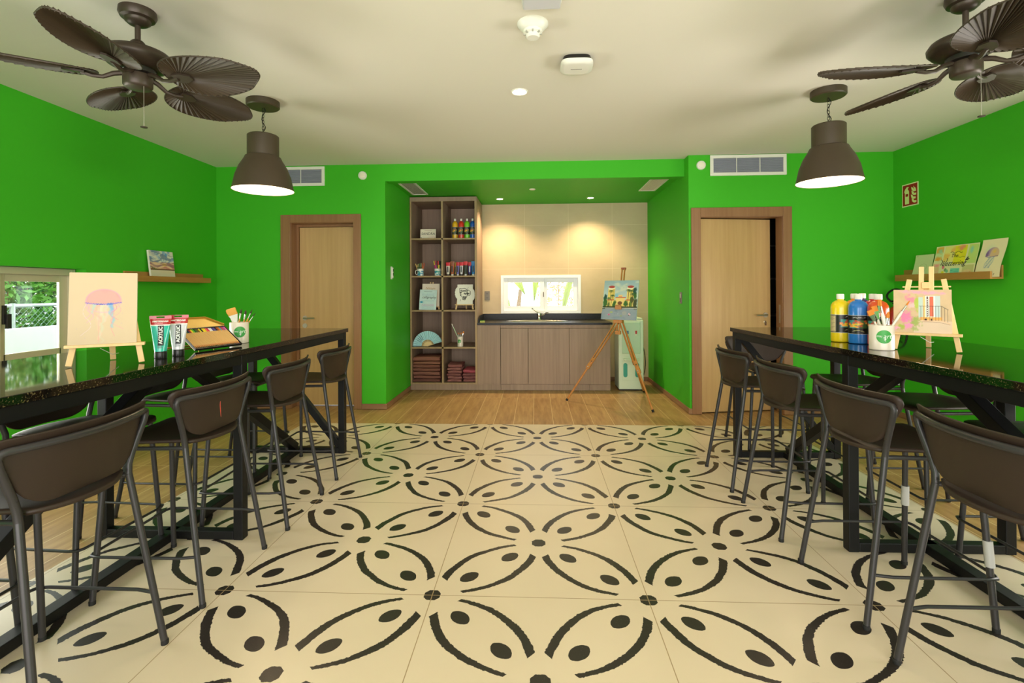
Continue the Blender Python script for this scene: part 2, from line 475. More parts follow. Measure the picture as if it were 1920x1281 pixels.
# ================================================================== the room
XL, XR, YL, YR, ZC = -3.528, 3.628, 5.355, 5.214, 2.669
AXL, AXR, YB, ZA = -1.632, 1.585, 7.10, 2.515
FY = -2.3
T = .14
struct(MB().box(XL-T, XR+T, FY-T, YB+T, -.12, -.004).build('floor', PLANK), 'wood plank tiled floor around and beyond the patterned tiles')
struct(MB().box(-2.26, 2.265, FY, 4.765, -.02, 0).build('floor_tiles', FTILE), 'cream floor tiles with painted black petals in the middle of the room')
# left wall with window opening Y 1.20..3.752, z .5..1.468
wb = MB()
wb.box(XL-T, XL, FY, 1.20, 0, ZC).box(XL-T, XL, 3.752, YL+T, 0, ZC).box(XL-T, XL, 1.20, 3.752, 0, .48).box(XL-T, XL, 1.20, 3.752, 1.468, ZC)
struct(wb.build('wall_left', GREEN))
wb = MB()
wb.box(XR, XR+T, FY, 1.0, 0, ZC).box(XR, XR+T, 3.50, YR+T, 0, ZC).box(XR, XR+T, 1.0, 3.50, 0, .48).box(XR, XR+T, 1.0, 3.50, 1.468, ZC)
struct(wb.build('wall_right', GREEN))
D1 = (-2.687, -1.983, 2.040)
wb = MB()
wb.box(XL, D1[0], YL, YL+.17, 0, ZC).box(D1[1], AXL, YL, YL+.17, 0, ZC).box(D1[0], D1[1], YL, YL+.17, D1[2], ZC)
wb.box(AXL-.12, AXL, YL+.17, YB, 0, ZC)
struct(wb.build('wall_back_left', GREEN))
D2 = (1.702, 2.528, 2.028)
wb = MB()
wb.box(AXR, D2[0], YR, YR+.14, 0, ZC).box(D2[1], XR, YR, YR+.14, 0, ZC).box(D2[0], D2[1], YR, YR+.14, D2[2], ZC)
wb.box(AXR, AXR+.10, YR+.14, YB, 0, ZC)
struct(wb.build('wall_back_right', GREEN))
struct(MB().box(AXL, AXR, YL, YL+.12, 2.482, ZC).build('wall_header', GREEN), 'green header above the kitchen alcove')
struct(MB().box(AXL, AXR, YL+.12, YB, ZA, ZA+.1).build('ceiling_alcove', GREEN), 'green alcove ceiling')
# tiled kitchen wall with window opening
WX0, WX1, WZ0, WZ1 = -.493, .645, .955, 1.500
wb = MB()
wb.box(AXL, WX0, YB, YB+T, 0, ZC).box(WX1, AXR+.1, YB, YB+T, 0, ZC).box(WX0, WX1, YB, YB+T, 0, WZ0).box(WX0, WX1, YB, YB+T, WZ1, ZC)
struct(wb.build('wall_kitchen', WTILE), 'beige tiled wall behind the sink')
struct(MB().box(XL-T, XR+T, FY-T, YL+.2, ZC, ZC+.12).build('ceiling', CEIL))
# front wall (behind the camera) with a glazed opening
wb = MB()
wb.box(XL, -2.75, FY-T, FY, 0, ZC).box(2.95, XR, FY-T, FY, 0, ZC).box(-2.75, 2.95, FY-T, FY, 2.4, ZC)
struct(wb.build('wall_front', GREEN))
struct(MB().box(D1[0]-.02, D1[1]+.02, YL+.176, YL+.19, 0, D1[2]).build('light_block_behind_door', mat('light_block_dark', (20, 18, 16), .9)), 'added dark panel blocking light under the closed door')  # unseen panel added to block outside light leaking under the door leaf
# store room behind the ajar door
DARK = mat('store_room_shade', (30, 28, 26), .9)  # gloom of the unlit room put into the wall colour
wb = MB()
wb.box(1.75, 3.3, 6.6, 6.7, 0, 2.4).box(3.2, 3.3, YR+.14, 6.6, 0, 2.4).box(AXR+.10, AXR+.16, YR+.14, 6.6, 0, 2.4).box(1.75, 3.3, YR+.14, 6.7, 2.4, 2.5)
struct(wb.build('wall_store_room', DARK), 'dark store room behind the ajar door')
st = MB()
for z in (.5, .95, 1.4, 1.8): st.box(2.2, 3.18, 6.2, 6.58, z, z+.02)
sh = thing('storage_rack', 'dim shelving rack seen through the gap of the ajar door', 'shelf')
st.build('rack_shelves', mat('rack_grey', (90, 86, 80), .6), sh)
u = MB()
for x in (2.2, 3.16):
    for y in (6.2, 6.56): u.box(x, x+.02, y, y+.02, 0, 1.9)
u.build('rack_posts', MATS['rack_grey'], sh)

# baseboards
def skirt(name, *boxes):
    b = MB()
    for q in boxes: b.box(*q)
    return struct(b.build(name, SKIRT, bevel=.002))
BH = .056
skirt('baseboard_left', (XL, XL+.012, FY, YL, 0, BH))
skirt('baseboard_right', (XR-.012, XR, FY, YR, 0, BH))
skirt('baseboard_back_left', (XL+.012, -2.795, YL-.012, YL, 0, BH), (-1.898, AXL+.012, YL-.012, YL, 0, BH), (AXL, AXL+.012, YL, 6.39, 0, BH))
skirt('baseboard_back_right', (AXR-.012, 1.608, YR-.012, YR, 0, BH), (2.616, XR-.012, YR-.012, YR, 0, BH), (AXR-.012, AXR, YR, YB, 0, BH))
skirt('baseboard_kitchen', (.98, AXR-.012, YB-.012, YB, 0, BH))

# ---------------- doors
def door_frame(n, x0, x1, zt, y, ydeep, ox0, ox1, oz):
    b = MB()
    b.box(ox0, x0, y-.016, y+.004, 0, oz).box(x1, ox1, y-.016, y+.004, 0, oz).box(x0, x1, y-.015, y+.004, zt, oz)
    b.box(x0-.02, x0+.004, y, ydeep, 0, zt).box(x1-.004, x1+.02, y, ydeep, 0, zt).box(x0, x1, y, ydeep, zt-.004, zt+.02)
    return b
d = thing('door_1', None, None); struct(d, 'closed wooden door left of the alcove')
door_frame(1, D1[0], D1[1], D1[2], YL, YL+.165, -2.795, -1.899, 2.128).build('door_frame', FRAMEW, d, bevel=.003)
b = MB(); b.box(D1[0]+.004, D1[0]+.03, YL+.125, YL+.165, 0, D1[2]-.004).box(D1[0]+.03, D1[1]-.004, YL+.125, YL+.165, D1[2]-.03, D1[2]-.004)
b.build('door_stop', FRAMEW, d)
lf = MB().box(D1[0]+.034, D1[1]-.006, YL+.14, YL+.175, .008, D1[2]-.034).build('door_leaf', DOORW, d, bevel=.002)
def lever(par, x, z, y, sgn, knobz=None, seg=20):
    b = MB()
    M = Matrix.Translation((x, y, z)) @ Matrix.Rotation(R(90), 4, 'X')
    b.cyl((0, 0, 0), .026, .008, seg); b.cyl((0, 0, .008), .009, .035, 12); b.xf(M)
    b.tube([(x, y-.045, z), (x+sgn*.02, y-.048, z), (x+sgn*.125, y-.048, z)], .0085, 10)
    b.build('door_handle', STEEL, par, smooth=40)
    if knobz:
        b = MB(); b.cyl((0, 0, 0), .026, .009, seg); b.cyl((0, 0, .009), .012, .006, 12)
        b.xf(Matrix.Translation((x, y, knobz)) @ Matrix.Rotation(R(90), 4, 'X')); b.build('door_lock', STEEL, par, smooth=40)
lever(lf, -2.595, .985, YL+.14, 1, .90)
d = thing('door_2', None, None); struct(d, 'wooden door standing ajar right of the alcove')
door_frame(2, D2[0], D2[1], D2[2], YR, YR+.14, 1.606, 2.618, 2.124).build('door_frame', FRAMEW, d, bevel=.003)
b = MB().box(D2[1]-.006, D2[1]-.003, YR+.05, YR+.075, .93, 1.12); b.build('strike_plate', STEEL, d)
lf = MB().box(.0, .785, 0, .036, .008, D2[2]-.012).build('door_leaf', DOORW, d, bevel=.002)
lf.location = (D2[0]+.004, YR+.03, 0); lf.rotation_euler.z = R(10)
lever(lf, .725, 1.01, 0, -1)
b = MB(); b.cyl((0, 0, 0), .018, .008, 16, .012); b.xf(Matrix.Translation((.725, 0, .935)) @ Matrix.Rotation(R(90), 4, 'X')); b.box(.715, .735, -.006, 0, .90, .935); b.build('keyhole_plate', CHROME, lf, smooth=40)

# ---------------- windows
def sash(b, x, y0, y1, z0, z1, w, t=.03, wt=None):
    wt = wt or w
    b.box(x-t/2, x+t/2, y0, y0+w, z0, z1); b.box(x-t/2, x+t/2, y1-w, y1, z0, z1)
    b.box(x-t/2, x+t/2, y0+w, y1-w, z0, z0+wt); b.box(x-t/2, x+t/2, y0+w, y1-w, z1-wt, z1)
def side_window(n, xf, y0, y1, z0, z1, sgn):
    w = thing('window_%d' % n, None, None); struct(w, 'low sliding window in the %s green wall' % ('left' if sgn < 0 else 'right'))
    b = MB(); sash(b, xf, y0, y1, z0, z1, .035, .07, .05)
    b.build('window_frame', ALUF, w, bevel=.003)
    ys = [(y1-.035-.515+.0, y1-.035), (y1-.035-1.02, y1-.035-.50), (y1-.035-1.53, y1-.035-1.01), (y0+.035, y1-.035-1.52)]
    for k, (a, c) in enumerate(ys):
        b = MB(); x = xf + (.012 if k % 2 else -.012); sash(b, x, a, c, z0+.035, z1-.05, .062, .022, .05)
        b.box(x-.011, x+.011, a+.05, c-.05, .795, .862)
        s = b.build('sash', ALUF, w, bevel=.002)
        p = MB().box(x-.002, x+.002, a+.05, c-.05, z0+.08, z1-.1); p.build('pane', GLASS, s)
    b = MB(); b.box(xf-sgn*.03-.008, xf-sgn*.03+.008, ys[0][0]+.02, ys[0][0]+.04, 1.07, 1.20); b.box(xf-sgn*.045-.01, xf-sgn*.045+.01, ys[0][0]+.03, ys[0][0]+.055, 1.04, 1.14)
    b.build('window_latch', BLACKP, w)
    return w
side_window(1, -3.64, 1.21, 3.740, .49, 1.466, -1)
side_window(2, 3.74, 1.01, 3.490, .49, 1.466, 1)
w = thing('window_3', None, None); struct(w, 'white sliding window above the sink')
def fr_xz(b, x0, x1, z0, z1, w, y, t):
    b.box(x0, x0+w, y, y+t, z0, z1).box(x1-w, x1, y, y+t, z0, z1).box(x0+w, x1-w, y, y+t, z0, z0+w).box(x0+w, x1-w, y, y+t, z1-w, z1)
b = MB(); fr_xz(b, WX0, WX1, WZ0, WZ1, .042, YB-.012, .09); b.build('window_frame', WHITEF, w, bevel=.003)
for x0, x1, yy in ((WX0+.042, .125, YB+.012), (.105, WX1-.042, YB+.042)):
    b = MB(); fr_xz(b, x0, x1, WZ0+.042, WZ1-.042, .062, yy, .028); s = b.build('sash', WHITEF, w, bevel=.002)
    MB().box(x0+.05, x1-.05, yy+.012, yy+.016, WZ0+.1, WZ1-.1).build('pane', GLASS, s)
b = MB().box(.108, .122, YB-.002, YB+.012, 1.19, 1.26); b.build('window_latch', GREYP, w)
# glazed front doors behind the camera
w = thing('window_4', None, None); struct(w, 'glazed front doors')
b = MB()
for x in (-2.75, -1.34, .07, 1.48, 2.89): b.box(x, x+.06, FY-.09, FY-.03, 0, 2.4)
b.box(-2.75, 2.95, FY-.09, FY-.03, 2.34, 2.4).box(-2.75, 2.95, FY-.09, FY-.03, 0, .06)
b.build('window_frame', ALUF, w)

# ================================================================== kitchen alcove
CF = 6.392                                   # front plane of bookcase and base units
SHZ = [.095, .556, 1.035, 1.480, 1.967]      # top faces of the bookcase boards
bx0, bxm, bx1, bzt = -1.625, -1.203, -.752, 2.500
bc = thing('bookcase', 'tall open bookcase of ten cubbies in grey-brown laminate left of the sink', 'bookcase', (0, 0, 0))
b = MB(); b.box(bx0, bx0+.02, CF+.004, YB-.06, .075, bzt-.05).box(bx1-.028, bx1, CF+.004, YB-.06, .075, bzt-.05)
b.build('side_panel', CASEW, bc)
MB().box(bxm-.011, bxm+.011, CF+.004, YB-.08, .095, bzt-.05).build('divider', CASEW, bc)
MB().box(bx0, bx1, CF, YB-.06, bzt-.055, bzt).build('top_panel', CASEW, bc)
MB().box(bx0+.02, bx1-.028, YB-.080, YB-.062, .095, bzt-.05).build('back_panel', CASEW, bc)
for z in SHZ:
    MB().box(bx0+.02, bx1-.028, CF+.004, YB-.08, z-.019, z).build('shelf_board', CASEW, bc)
b = MB().box(bx0, bx0+.019, CF, CF+.004, .075, bzt-.055).box(bx1-.027, bx1, CF, CF+.004, .075, bzt-.055).box(bxm-.011, bxm+.011, CF, CF+.004, .095, bzt-.055)
for z in SHZ: b.box(bx0+.019, bx1-.027, CF, CF+.0035, z-.019, z)
b.build('edge_banding', CASEE, bc)
MB().box(bx0, bx1, CF+.012, CF+.03, .0, .075).build('plinth', CASEW, bc)

cb = thing('base_cabinet', 'grey-brown sink base unit with three flat doors under the black worktop', 'cabinet', (0, 0, 0))
b = MB(); b.box(-.752, -.735, CF+.02, YB, .075, .838).box(.930, .949, CF+.02, YB-.01, .075, .838).box(-.735, .93, YB-.03, YB-.01, .075, .838).box(-.735, .93, CF+.02, YB-.03, .075, .093)
b.build('carcass', CASEW, cb)
MB().box(-.750, -.455, CF, CF+.018, .077, .838).build('filler_panel', CASEW, cb)
MB().box(-.452, .949, CF+.001, CF+.018, .800, .838).build('top_rail', CASEW, cb)
for x0, x1 in ((-.450, -.099), (-.095, .426), (.430, .948)):
    MB().box(x0, x1, CF-.002, CF+.017, .080, .796).build('door', CASEW, cb, bevel=.0015)
b = MB().box(-.752, -.452, CF+.010, CF+.03, 0, .075).box(-.449, .68, CF+.010, CF+.03, 0, .075).box(.683, .949, CF+.010, CF+.03, 0, .075)
b.build('plinth', CASEW, cb)

wt = thing('worktop', 'black speckled granite worktop with low upstand under the white window', 'worktop', (0, 0, 0))
# sink opening
SX, SY, SRX, SRY = .02, 6.72, .40, .20
b = MB()
def slab_hole(b, x0, x1, y0, y1, z0, z1, cx, cy, rx, ry, n=48):
    top = []; out = []
    for k in range(n):
        a = 2*PI*k/n; dx, dy = math.cos(a), math.sin(a)
        top.append((cx+rx*dx, cy+ry*dy))
        t = min(((x1-cx)/dx if dx > 0 else (x0-cx)/dx) if abs(dx) > 1e-6 else 1e9, ((y1-cy)/dy if dy > 0 else (y0-cy)/dy) if abs(dy) > 1e-6 else 1e9)
        out.append((cx+t*dx, cy+t*dy))
    cs = [(x0, y0), (x1, y0), (x1, y1), (x0, y1)]
    for cxy in cs:
        k = min(range(n), key=lambda i: (out[i][0]-cxy[0])**2+(out[i][1]-cxy[1])**2); out[k] = cxy
    vt = [b.b.verts.new((x, y, z1)) for x, y in top]; vo_ = [b.b.verts.new((x, y, z1)) for x, y in out]
    vb = [b.b.verts.new((x, y, z0)) for x, y in top]; vob = [b.b.verts.new((x, y, z0)) for x, y in out]
    for k in range(n):
        q = (k+1) % n
        b._f([vt[k], vo_[k], vo_[q], vt[q]]); b._f([vb[k], vb[q], vob[q], vob[k]])
        b._f([vt[k], vt[q], vb[q], vb[k]]); b._f([vo_[k], vob[k], vob[q], vo_[q]])
slab_hole(b, -.751, .975, CF-.018, YB-.021, .842, .868, SX, SY, SRX, SRY)
b.build('worktop_slab', GRANM, wt)
b = MB().box(-.735, .975, YB-.02, YB-.001, .869, .952).build('upstand', GRANM, wt)
MB().poly([(-.7505, 6.45, .869), (-.7505, YB-.021, .869), (-.7505, YB-.021, .952), (-.7505, 6.58, .952), (-.7505, 6.45, .915)], (.014, 0, 0)).build('upstand', GRANM, wt)
sk = thing('sink', 'oval stainless steel sink let into the black worktop', 'sink', (SX, SY, .868))
b = MB(); b.lathe([(1.055, .001), (1.05, .005), (1.0, .005), (.97, -.002), (.93, -.10), (.75, -.14), (.05, -.145)], 48, (0, 0, 0), capb=False, sx=SRX-.004, sy=SRY-.004)
b.build('basin', STEEL, sk, smooth=50); MB().cyl((0, 0, -.148), .035, .006).build('drain', CHROME, sk)
fa = thing('faucet', 'chrome single-lever mixer tap standing behind the oval sink', 'faucet', (.05, 6.965, .869))
b = MB(); b.lathe([(.028, 0), (.024, .012), (.021, .02), (.021, .065), (.025, .07), (.024, .095), (.012, .105)], 20); b.build('body', CHROME, fa, smooth=40)
b = MB(); b.tube([(.012, -.015, .05), (.06, -.12, .085), (.10, -.20, .118), (.115, -.225, .112)], [.013, .012, .011, .010], 10); b.build('spout', CHROME, fa, smooth=40)
b = MB(); b.tube([(0, 0, .095), (-.04, -.01, .115), (-.09, -.02, .155)], [.006, .005, .004], 8); b.ball((-.094, -.021, .16), .011, 10); b.build('lever_handle', CHROME, fa, smooth=40)
sp = thing('sponge', 'green and yellow scouring sponge at the left end of the worktop', 'sponge', (-.690, 6.44, .868))
MB().box(-.03, .03, -.02, .02, 0, .022).build('foam', mat('sponge_yellow', (210, 205, 110), .9), sp, bevel=.004)
MB().box(-.03, .03, -.02, .02, .022, .030).build('scourer', mat('scourer_green', (80, 130, 60), .95), sp)
# switches and plates
def plate(name, label, x, y, z, w, h, face, mtl=GREYP, cat='socket', rock=0):
    """face: '-y', '+x', '-x' direction it looks to"""
    t = thing(name, label, cat, (x, y, z), {'-y': 0, '+x': R(90), '-x': R(-90)}[face])
    MB().box(-w/2, w/2, -.008, 0, -h/2, h/2).build('cover_plate', mtl, t, bevel=.003)
    return t
t = plate('power_outlet', 'grey twin power outlet on the beige tiles left of the white window', -.689, YB, 1.212, .075, .128, '-y')
for z in (.028, -.028):
    b = MB()
    for x in (-.009, .009): b.box(x-.002, x+.002, -.0095, -.007, z-.007, z+.007)
    b.box(-.003, .003, -.0095, -.007, z-.018, z-.013); b.box(-.009, .009, -.0090, -.007, z-.001, z+.001)
    b.build('socket', BLACKP, t)
t = plate('light_switch', 'grey light switch on the right side wall of the green alcove', AXR, 5.50, 1.193, .075, .125, '-x', cat='light switch')
b = MB().box(-.012, .012, -.012, -.007, .0, .045); b.build('rocker', mat('light_rocker', (190, 186, 170), .4), t, bevel=.002)
MB().box(-.012, .012, -.011, -.007, -.045, -.003).build('rocker', mat('dark_rocker', (80, 74, 66), .4), t, bevel=.002)
t = plate('remote_holder', 'white air conditioner remote in its wall holder on the left side wall of the alcove', AXL, 5.575, 1.490, .052, .145, '+x', WHITEP, 'remote control')
MB().box(-.020, .020, -.022, -.008, -.060, .062).build('remote', WHITEP, t, bevel=.006)
MB().box(-.013, .013, -.0235, -.0215, .015, .045).build('display', mat('dark_display', (50, 56, 50), .3), t)
MB().box(-.010, .010, -.0235, -.0215, -.030, .0).build('buttons', mat('grey_buttons', (60, 60, 62), .5), t)

# water cooler
wc = thing('water_cooler', 'white floor-standing water cooler between the base unit and the green wall', 'water cooler', (1.215, 6.58, 0))
CW = mat('cooler_white', (216, 228, 202), .35); CTQ = mat('turquoise_insert', (60, 160, 140), .3)
b = MB(); b.box(-.158, .158, -.17, .17, .012, .900); b.box(-.150, .150, -.155, .165, .9, .925); b.build('body', CW, wc, bevel=.018)
b = MB(); b.box(-.115, .115, -.186, -.168, .47, .87); b.build('dispenser_panel', mat('cooler_pale_panel', (190, 216, 186), .4), wc, bevel=.008)
b = MB(); b.box(-.10, .10, -.200, -.168, .395, .41).box(-.09, .09, -.22, -.168, .385, .397); b.build('drip_tray', CW, wc, bevel=.003)
for x, c in ((-.05, mat('tap_blue', (70, 120, 170), .4)), (.055, mat('tap_red', (178, 40, 30), .4))):
    tp = MB().box(x-.014, x+.014, -.212, -.184, .70, .745).build('tap', CW, wc, bevel=.004)
    MB().box(x-.011, x+.011, -.222, -.210, .725, .765).build('tap_lever', c, tp, bevel=.003)
for x in (-.075, .075):
    b = MB(); P = [(x+.026*math.cos(PI*k/8), -.176, .325+.026*math.sin(PI*k/8)) for k in range(9)]+[(x-.026*math.cos(PI*k/8), -.176, .195-.026*math.sin(PI*k/8)) for k in range(9)]
    b.poly(P, (0, .006, 0))
    b.build('side_window', CTQ, wc, smooth=40)
b = MB(); b.box(-.115, .115, -.174, -.169, .13, .38); b.build('lower_panel', CW, wc, bevel=.004)
MB().box(-.15, .15, -.16, .165, 0, .014).build('base', BLACKP, wc)
cable = MB(); pts = []
for k in range(15):
    t_ = k/14; pts.append((1.40+.07*math.sin(t_*PI)+.03*t_, 6.80+.06*t_, .62-.60*t_+.02*math.sin(t_*7)))
cable.tube(pts, .005, 8); o = cable.build('power_cable', BLACKR, smooth=60); o.parent = wc; o.matrix_parent_inverse = Matrix.Translation((-1.215, -6.58, 0))

# ================================================================== ceiling and wall fittings
def wall_vent(loc, w, h, label, nb):
    t = thing('air_vent', label, 'air vent', loc, 0, None)
    b = MB(); f = .032
    b.box(-w/2, w/2, -.014, .0, h/2-f, h/2).box(-w/2, w/2, -.014, 0, -h/2, -h/2+f).box(-w/2, -w/2+f, -.014, 0, -h/2+f, h/2-f).box(w/2-f, w/2, -.014, 0, -h/2+f, h/2-f)
    b.build('vent_frame', WHITEP, t, bevel=.002)
    b = MB(); n = 14
    for k in range(n):
        z = -h/2+f+(h-2*f)*(k+.5)/n; b.bar((-w/2+f, -.006, z), (w/2-f, -.006, z), .008, .0025, (0, .5, .8))
    b.build('slats', VENTG, t)
    for k in range(1, nb):
        x = -w/2+f+(w-2*f)*k/nb; MB().box(x-.003, x+.003, -.012, -.002, -h/2+f, h/2-f).build('mullion', WHITEP, t)
    MB().box(-w/2+f, w/2-f, -.002, 0, -h/2+f, h/2-f).build('duct_backing', mat('duct_shadow_grey', (120, 122, 134), .8), t)
wall_vent((2.186, YR, 2.556), .766, .212, 'white framed air grille high on the green wall above the ajar door', 3)
wall_vent((-2.684, YL, 2.549), .766, .212, 'white framed air grille on the green wall partly behind the left pendant lamp', 3)
def ceil_vent(x, y, w, d, label):
    t = thing('ceiling_vent', label, 'air vent', (x, y, ZA))
    f = .022; b = MB()
    b.box(-w/2, w/2, -d/2, -d/2+f, -.010, 0).box(-w/2, w/2, d/2-f, d/2, -.010, 0).box(-w/2, -w/2+f, -d/2+f, d/2-f, -.010, 0).box(w/2-f, w/2, -d/2+f, d/2-f, -.010, 0)
    b.build('vent_frame', WHITEP, t, bevel=.001)
    b = MB(); n = 10
    for k in range(n): xx = -w/2+f+(w-2*f)*(k+.5)/n; b.bar((xx, -d/2+f, -.004), (xx, d/2-f, -.004), .009, .002, (.5, 0, .8))
    b.build('slats', mat('pale_slats', (214, 214, 196), .5), t)
    MB().box(-w/2+f, w/2-f, -d/2+f, d/2-f, -.002, 0).build('duct_backing', mat('duct_grey_pale', (150, 152, 140), .8), t)
ceil_vent(-1.455, 5.90, .20, .74, 'white grille in the left end of the alcove ceiling')
ceil_vent(1.385, 5.84, .20, .80, 'white grille in the right end of the alcove ceiling')
def sounder(x, y, z, label):
    t = thing('alarm_sensor', label, 'sensor', (x, y, z))
    M = Matrix.Rotation(R(90), 4, 'X')
    MB().lathe([(.047, 0), (.047, .012), (.042, .02)], 28).xf(M).build('base', WHITEP, t, smooth=40)
    MB().lathe([(.030, .020), (.029, .026), (.02, .028)], 28).xf(M).build('lens', mat('sensor_face', (240, 232, 214), .4), t, smooth=40)
sounder(-1.879, YL, 2.548, 'small round white sensor on the green wall left of the header')
sounder(1.712, YR, 2.562, 'small round white sensor between the header and the right air grille')
# smoke detector
t = thing('smoke_detector', 'white cone-shaped smoke detector on the ceiling', 'smoke detector', (-.006, 2.585, ZC))
MB().lathe([(.080, 0), (.080, -.010), (.056, -.034), (.050, -.038)], 32, capb=False).build('base', WHITEP, t, smooth=50)
MB().lathe([(.050, -.036), (.048, -.052), (.036, -.058), (.036, -.070), (.030, -.076)], 32).build('sensor_head', WHITEP, t, smooth=40)
b = MB()
for k in range(8): a = k*PI/4; b.box(.034, .048, -.004, .004, -.060, -.046, Matrix.Rotation(a, 4, 'Z'))
b.build('vent_fins', mat('detector_grey', (170, 170, 158), .5), t)
# access point
t = thing('wireless_access_point', 'flat white rounded access point with dark back plate on the ceiling', 'access point', (.255, 3.015, ZC))
def rsq(r, n=40, p=4):
    return [(r*math.copysign(abs(math.cos(a))**(2/p), math.cos(a)), r*math.copysign(abs(math.sin(a))**(2/p), math.sin(a))) for a in [2*PI*k/n for k in range(n)]]
def stack(prof, p=4, n=40):
    b = MB(); rings = [[b.b.verts.new((x, y, z)) for x, y in rsq(r, n, p)] for r, z in prof]
    for A, B in zip(rings, rings[1:]):
        for k in range(n): b._f([A[k], A[(k+1) % n], B[(k+1) % n], B[k]])
    b._f(rings[0]); b._f(rings[-1][::-1]); return b
stack([(.082, 0), (.090, -.028)]).build('back_plate', BLACKP, t, smooth=40)
stack([(.096, -.028), (.097, -.042), (.088, -.052), (.07, -.055)]).build('cover', WHITEP, t, smooth=40)
tm = Matrix.Translation((0, -.02, -.0553)) @ Matrix.Rotation(R(-90), 4, 'X')
b = MB()
for k in range(9): b.box(-.033+k*.0075, -.029+k*.0075, -.004, .003, -.0556, -.0550)
b.build('printed_mark', mat('printed_mark_grey', (90, 80, 56), .6), t)
# emergency light
t = thing('emergency_light', 'white rectangular emergency light at the top edge on the ceiling', 'emergency light', (.037, 2.330, ZC))
MB().box(-.095, .095, -.06, .06, -.018, 0).build('base', WHITEP, t, bevel=.006)
MB().box(-.090, .090, -.055, .055, -.045, -.018).build('diffuser', mat('emergency_diffuser', (205, 205, 210), .3), t, bevel=.008)
# downlights
def downlight(x, y, z, label, watts, ang=110, r=.042):
    t = thing('downlight', label, 'downlight', (x, y, z), 0, None)
    b = MB(); b.lathe([(r+.010, 0), (r+.008, -.006), (r, -.006), (r-.004, -.001)], 28, capb=False, capt=False); b.build('trim_ring', WHITEP, t, smooth=40)
    MB().lathe([(r-.003, -.001), (r-.010, -.003)], 24).build('glowing_lens', DOWNL, t)
    s = spot('downlight_beam', (x, y, z-.012), watts, WARM, ang, .75, .03); return t
downlight(-.103, 3.467, ZC, 'lit round downlight in the middle of the cream ceiling', 26, 150, .05)
downlight(-.471, 6.66, ZA, 'lit downlight in the alcove ceiling above the left of the window', 85, 128)
downlight(.740, 6.676, ZA, 'lit downlight in the alcove ceiling above the right of the window', 85, 128)
t = thing('ceiling_sensor', 'small white round sensor on the alcove ceiling between the two downlights', 'sensor', (-.03, 6.05, ZA))
MB().lathe([(.038, 0), (.038, -.006), (.030, -.010)], 24, capb=False).build('cap', WHITEP, t, smooth=40)

# pendant lamps
def pendant(loc, label, zoff=0):
    t = thing('pendant_lamp', label, 'pendant lamp', loc)
    MB().lathe([(.112, 0), (.112, -.040), (.104, -.047), (.0, -.047)], 40, capb=False, capt=False).build('ceiling_canopy', LAMPO, t, smooth=40)
    zt = -.250+zoff
    b = MB(); z = -.050; k = 0
    while z > zt-.004:
        a = k % 2
        pts = [(.008*math.cos(q)*(1-a), .008*math.cos(q)*a, z-.014+.015*math.sin(q)) for q in [2*PI*i/10 for i in range(10)]]
        b.tube(pts, .0018, 5, closed=True); z -= .022; k += 1
    b.build('chain', BLACKP, t)
    b = MB(); b.tube([(.013*math.sin(i*.9)+.004, .010*math.cos(i*.9), -.046+(zt+.040)*i/12) for i in range(13)], .0028, 6); b.build('flex', BLACKR, t, smooth=60)
    o = [(.010, zt+.004), (.100, zt), (.106, zt-.006), (.106, zt-.152), (.119, zt-.158), (.128, zt-.178), (.160, zt-.232), (.186, zt-.300), (.199, zt-.365), (.207, zt-.398)]
    MB().lathe(o, 48, capb=False, capt=False).build('shade', LAMPO, t, smooth=35, solid=0)
    i = [(.204, zt-.398), (.195, zt-.365), (.182, zt-.300), (.156, zt-.232), (.124, zt-.178), (.102, zt-.155), (.102, zt-.05)]
    MB().lathe(i, 48, capb=False, capt=True).build('shade_lining', LAMPI, t, smooth=50)
    MB().lathe([(.207, zt-.398), (.2075, zt-.401), (.204, zt-.398)], 48, capb=False, capt=False).build('rim', mat('lamp_rim', (60, 50, 40), .4), t)
    MB().ball((0, 0, zt-.27), .048, 16).build('bulb', BULB, t, smooth=60)
    MB().cyl((0, 0, zt-.235), .02, .15, 14).build('bulb_socket', WHITEP, t)
    return t
pendant((-1.972, 3.528, ZC), 'brown industrial pendant lamp hanging over the left bar table')
pendant((2.056, 3.580, ZC), 'brown industrial pendant lamp hanging over the right bar table', .008)

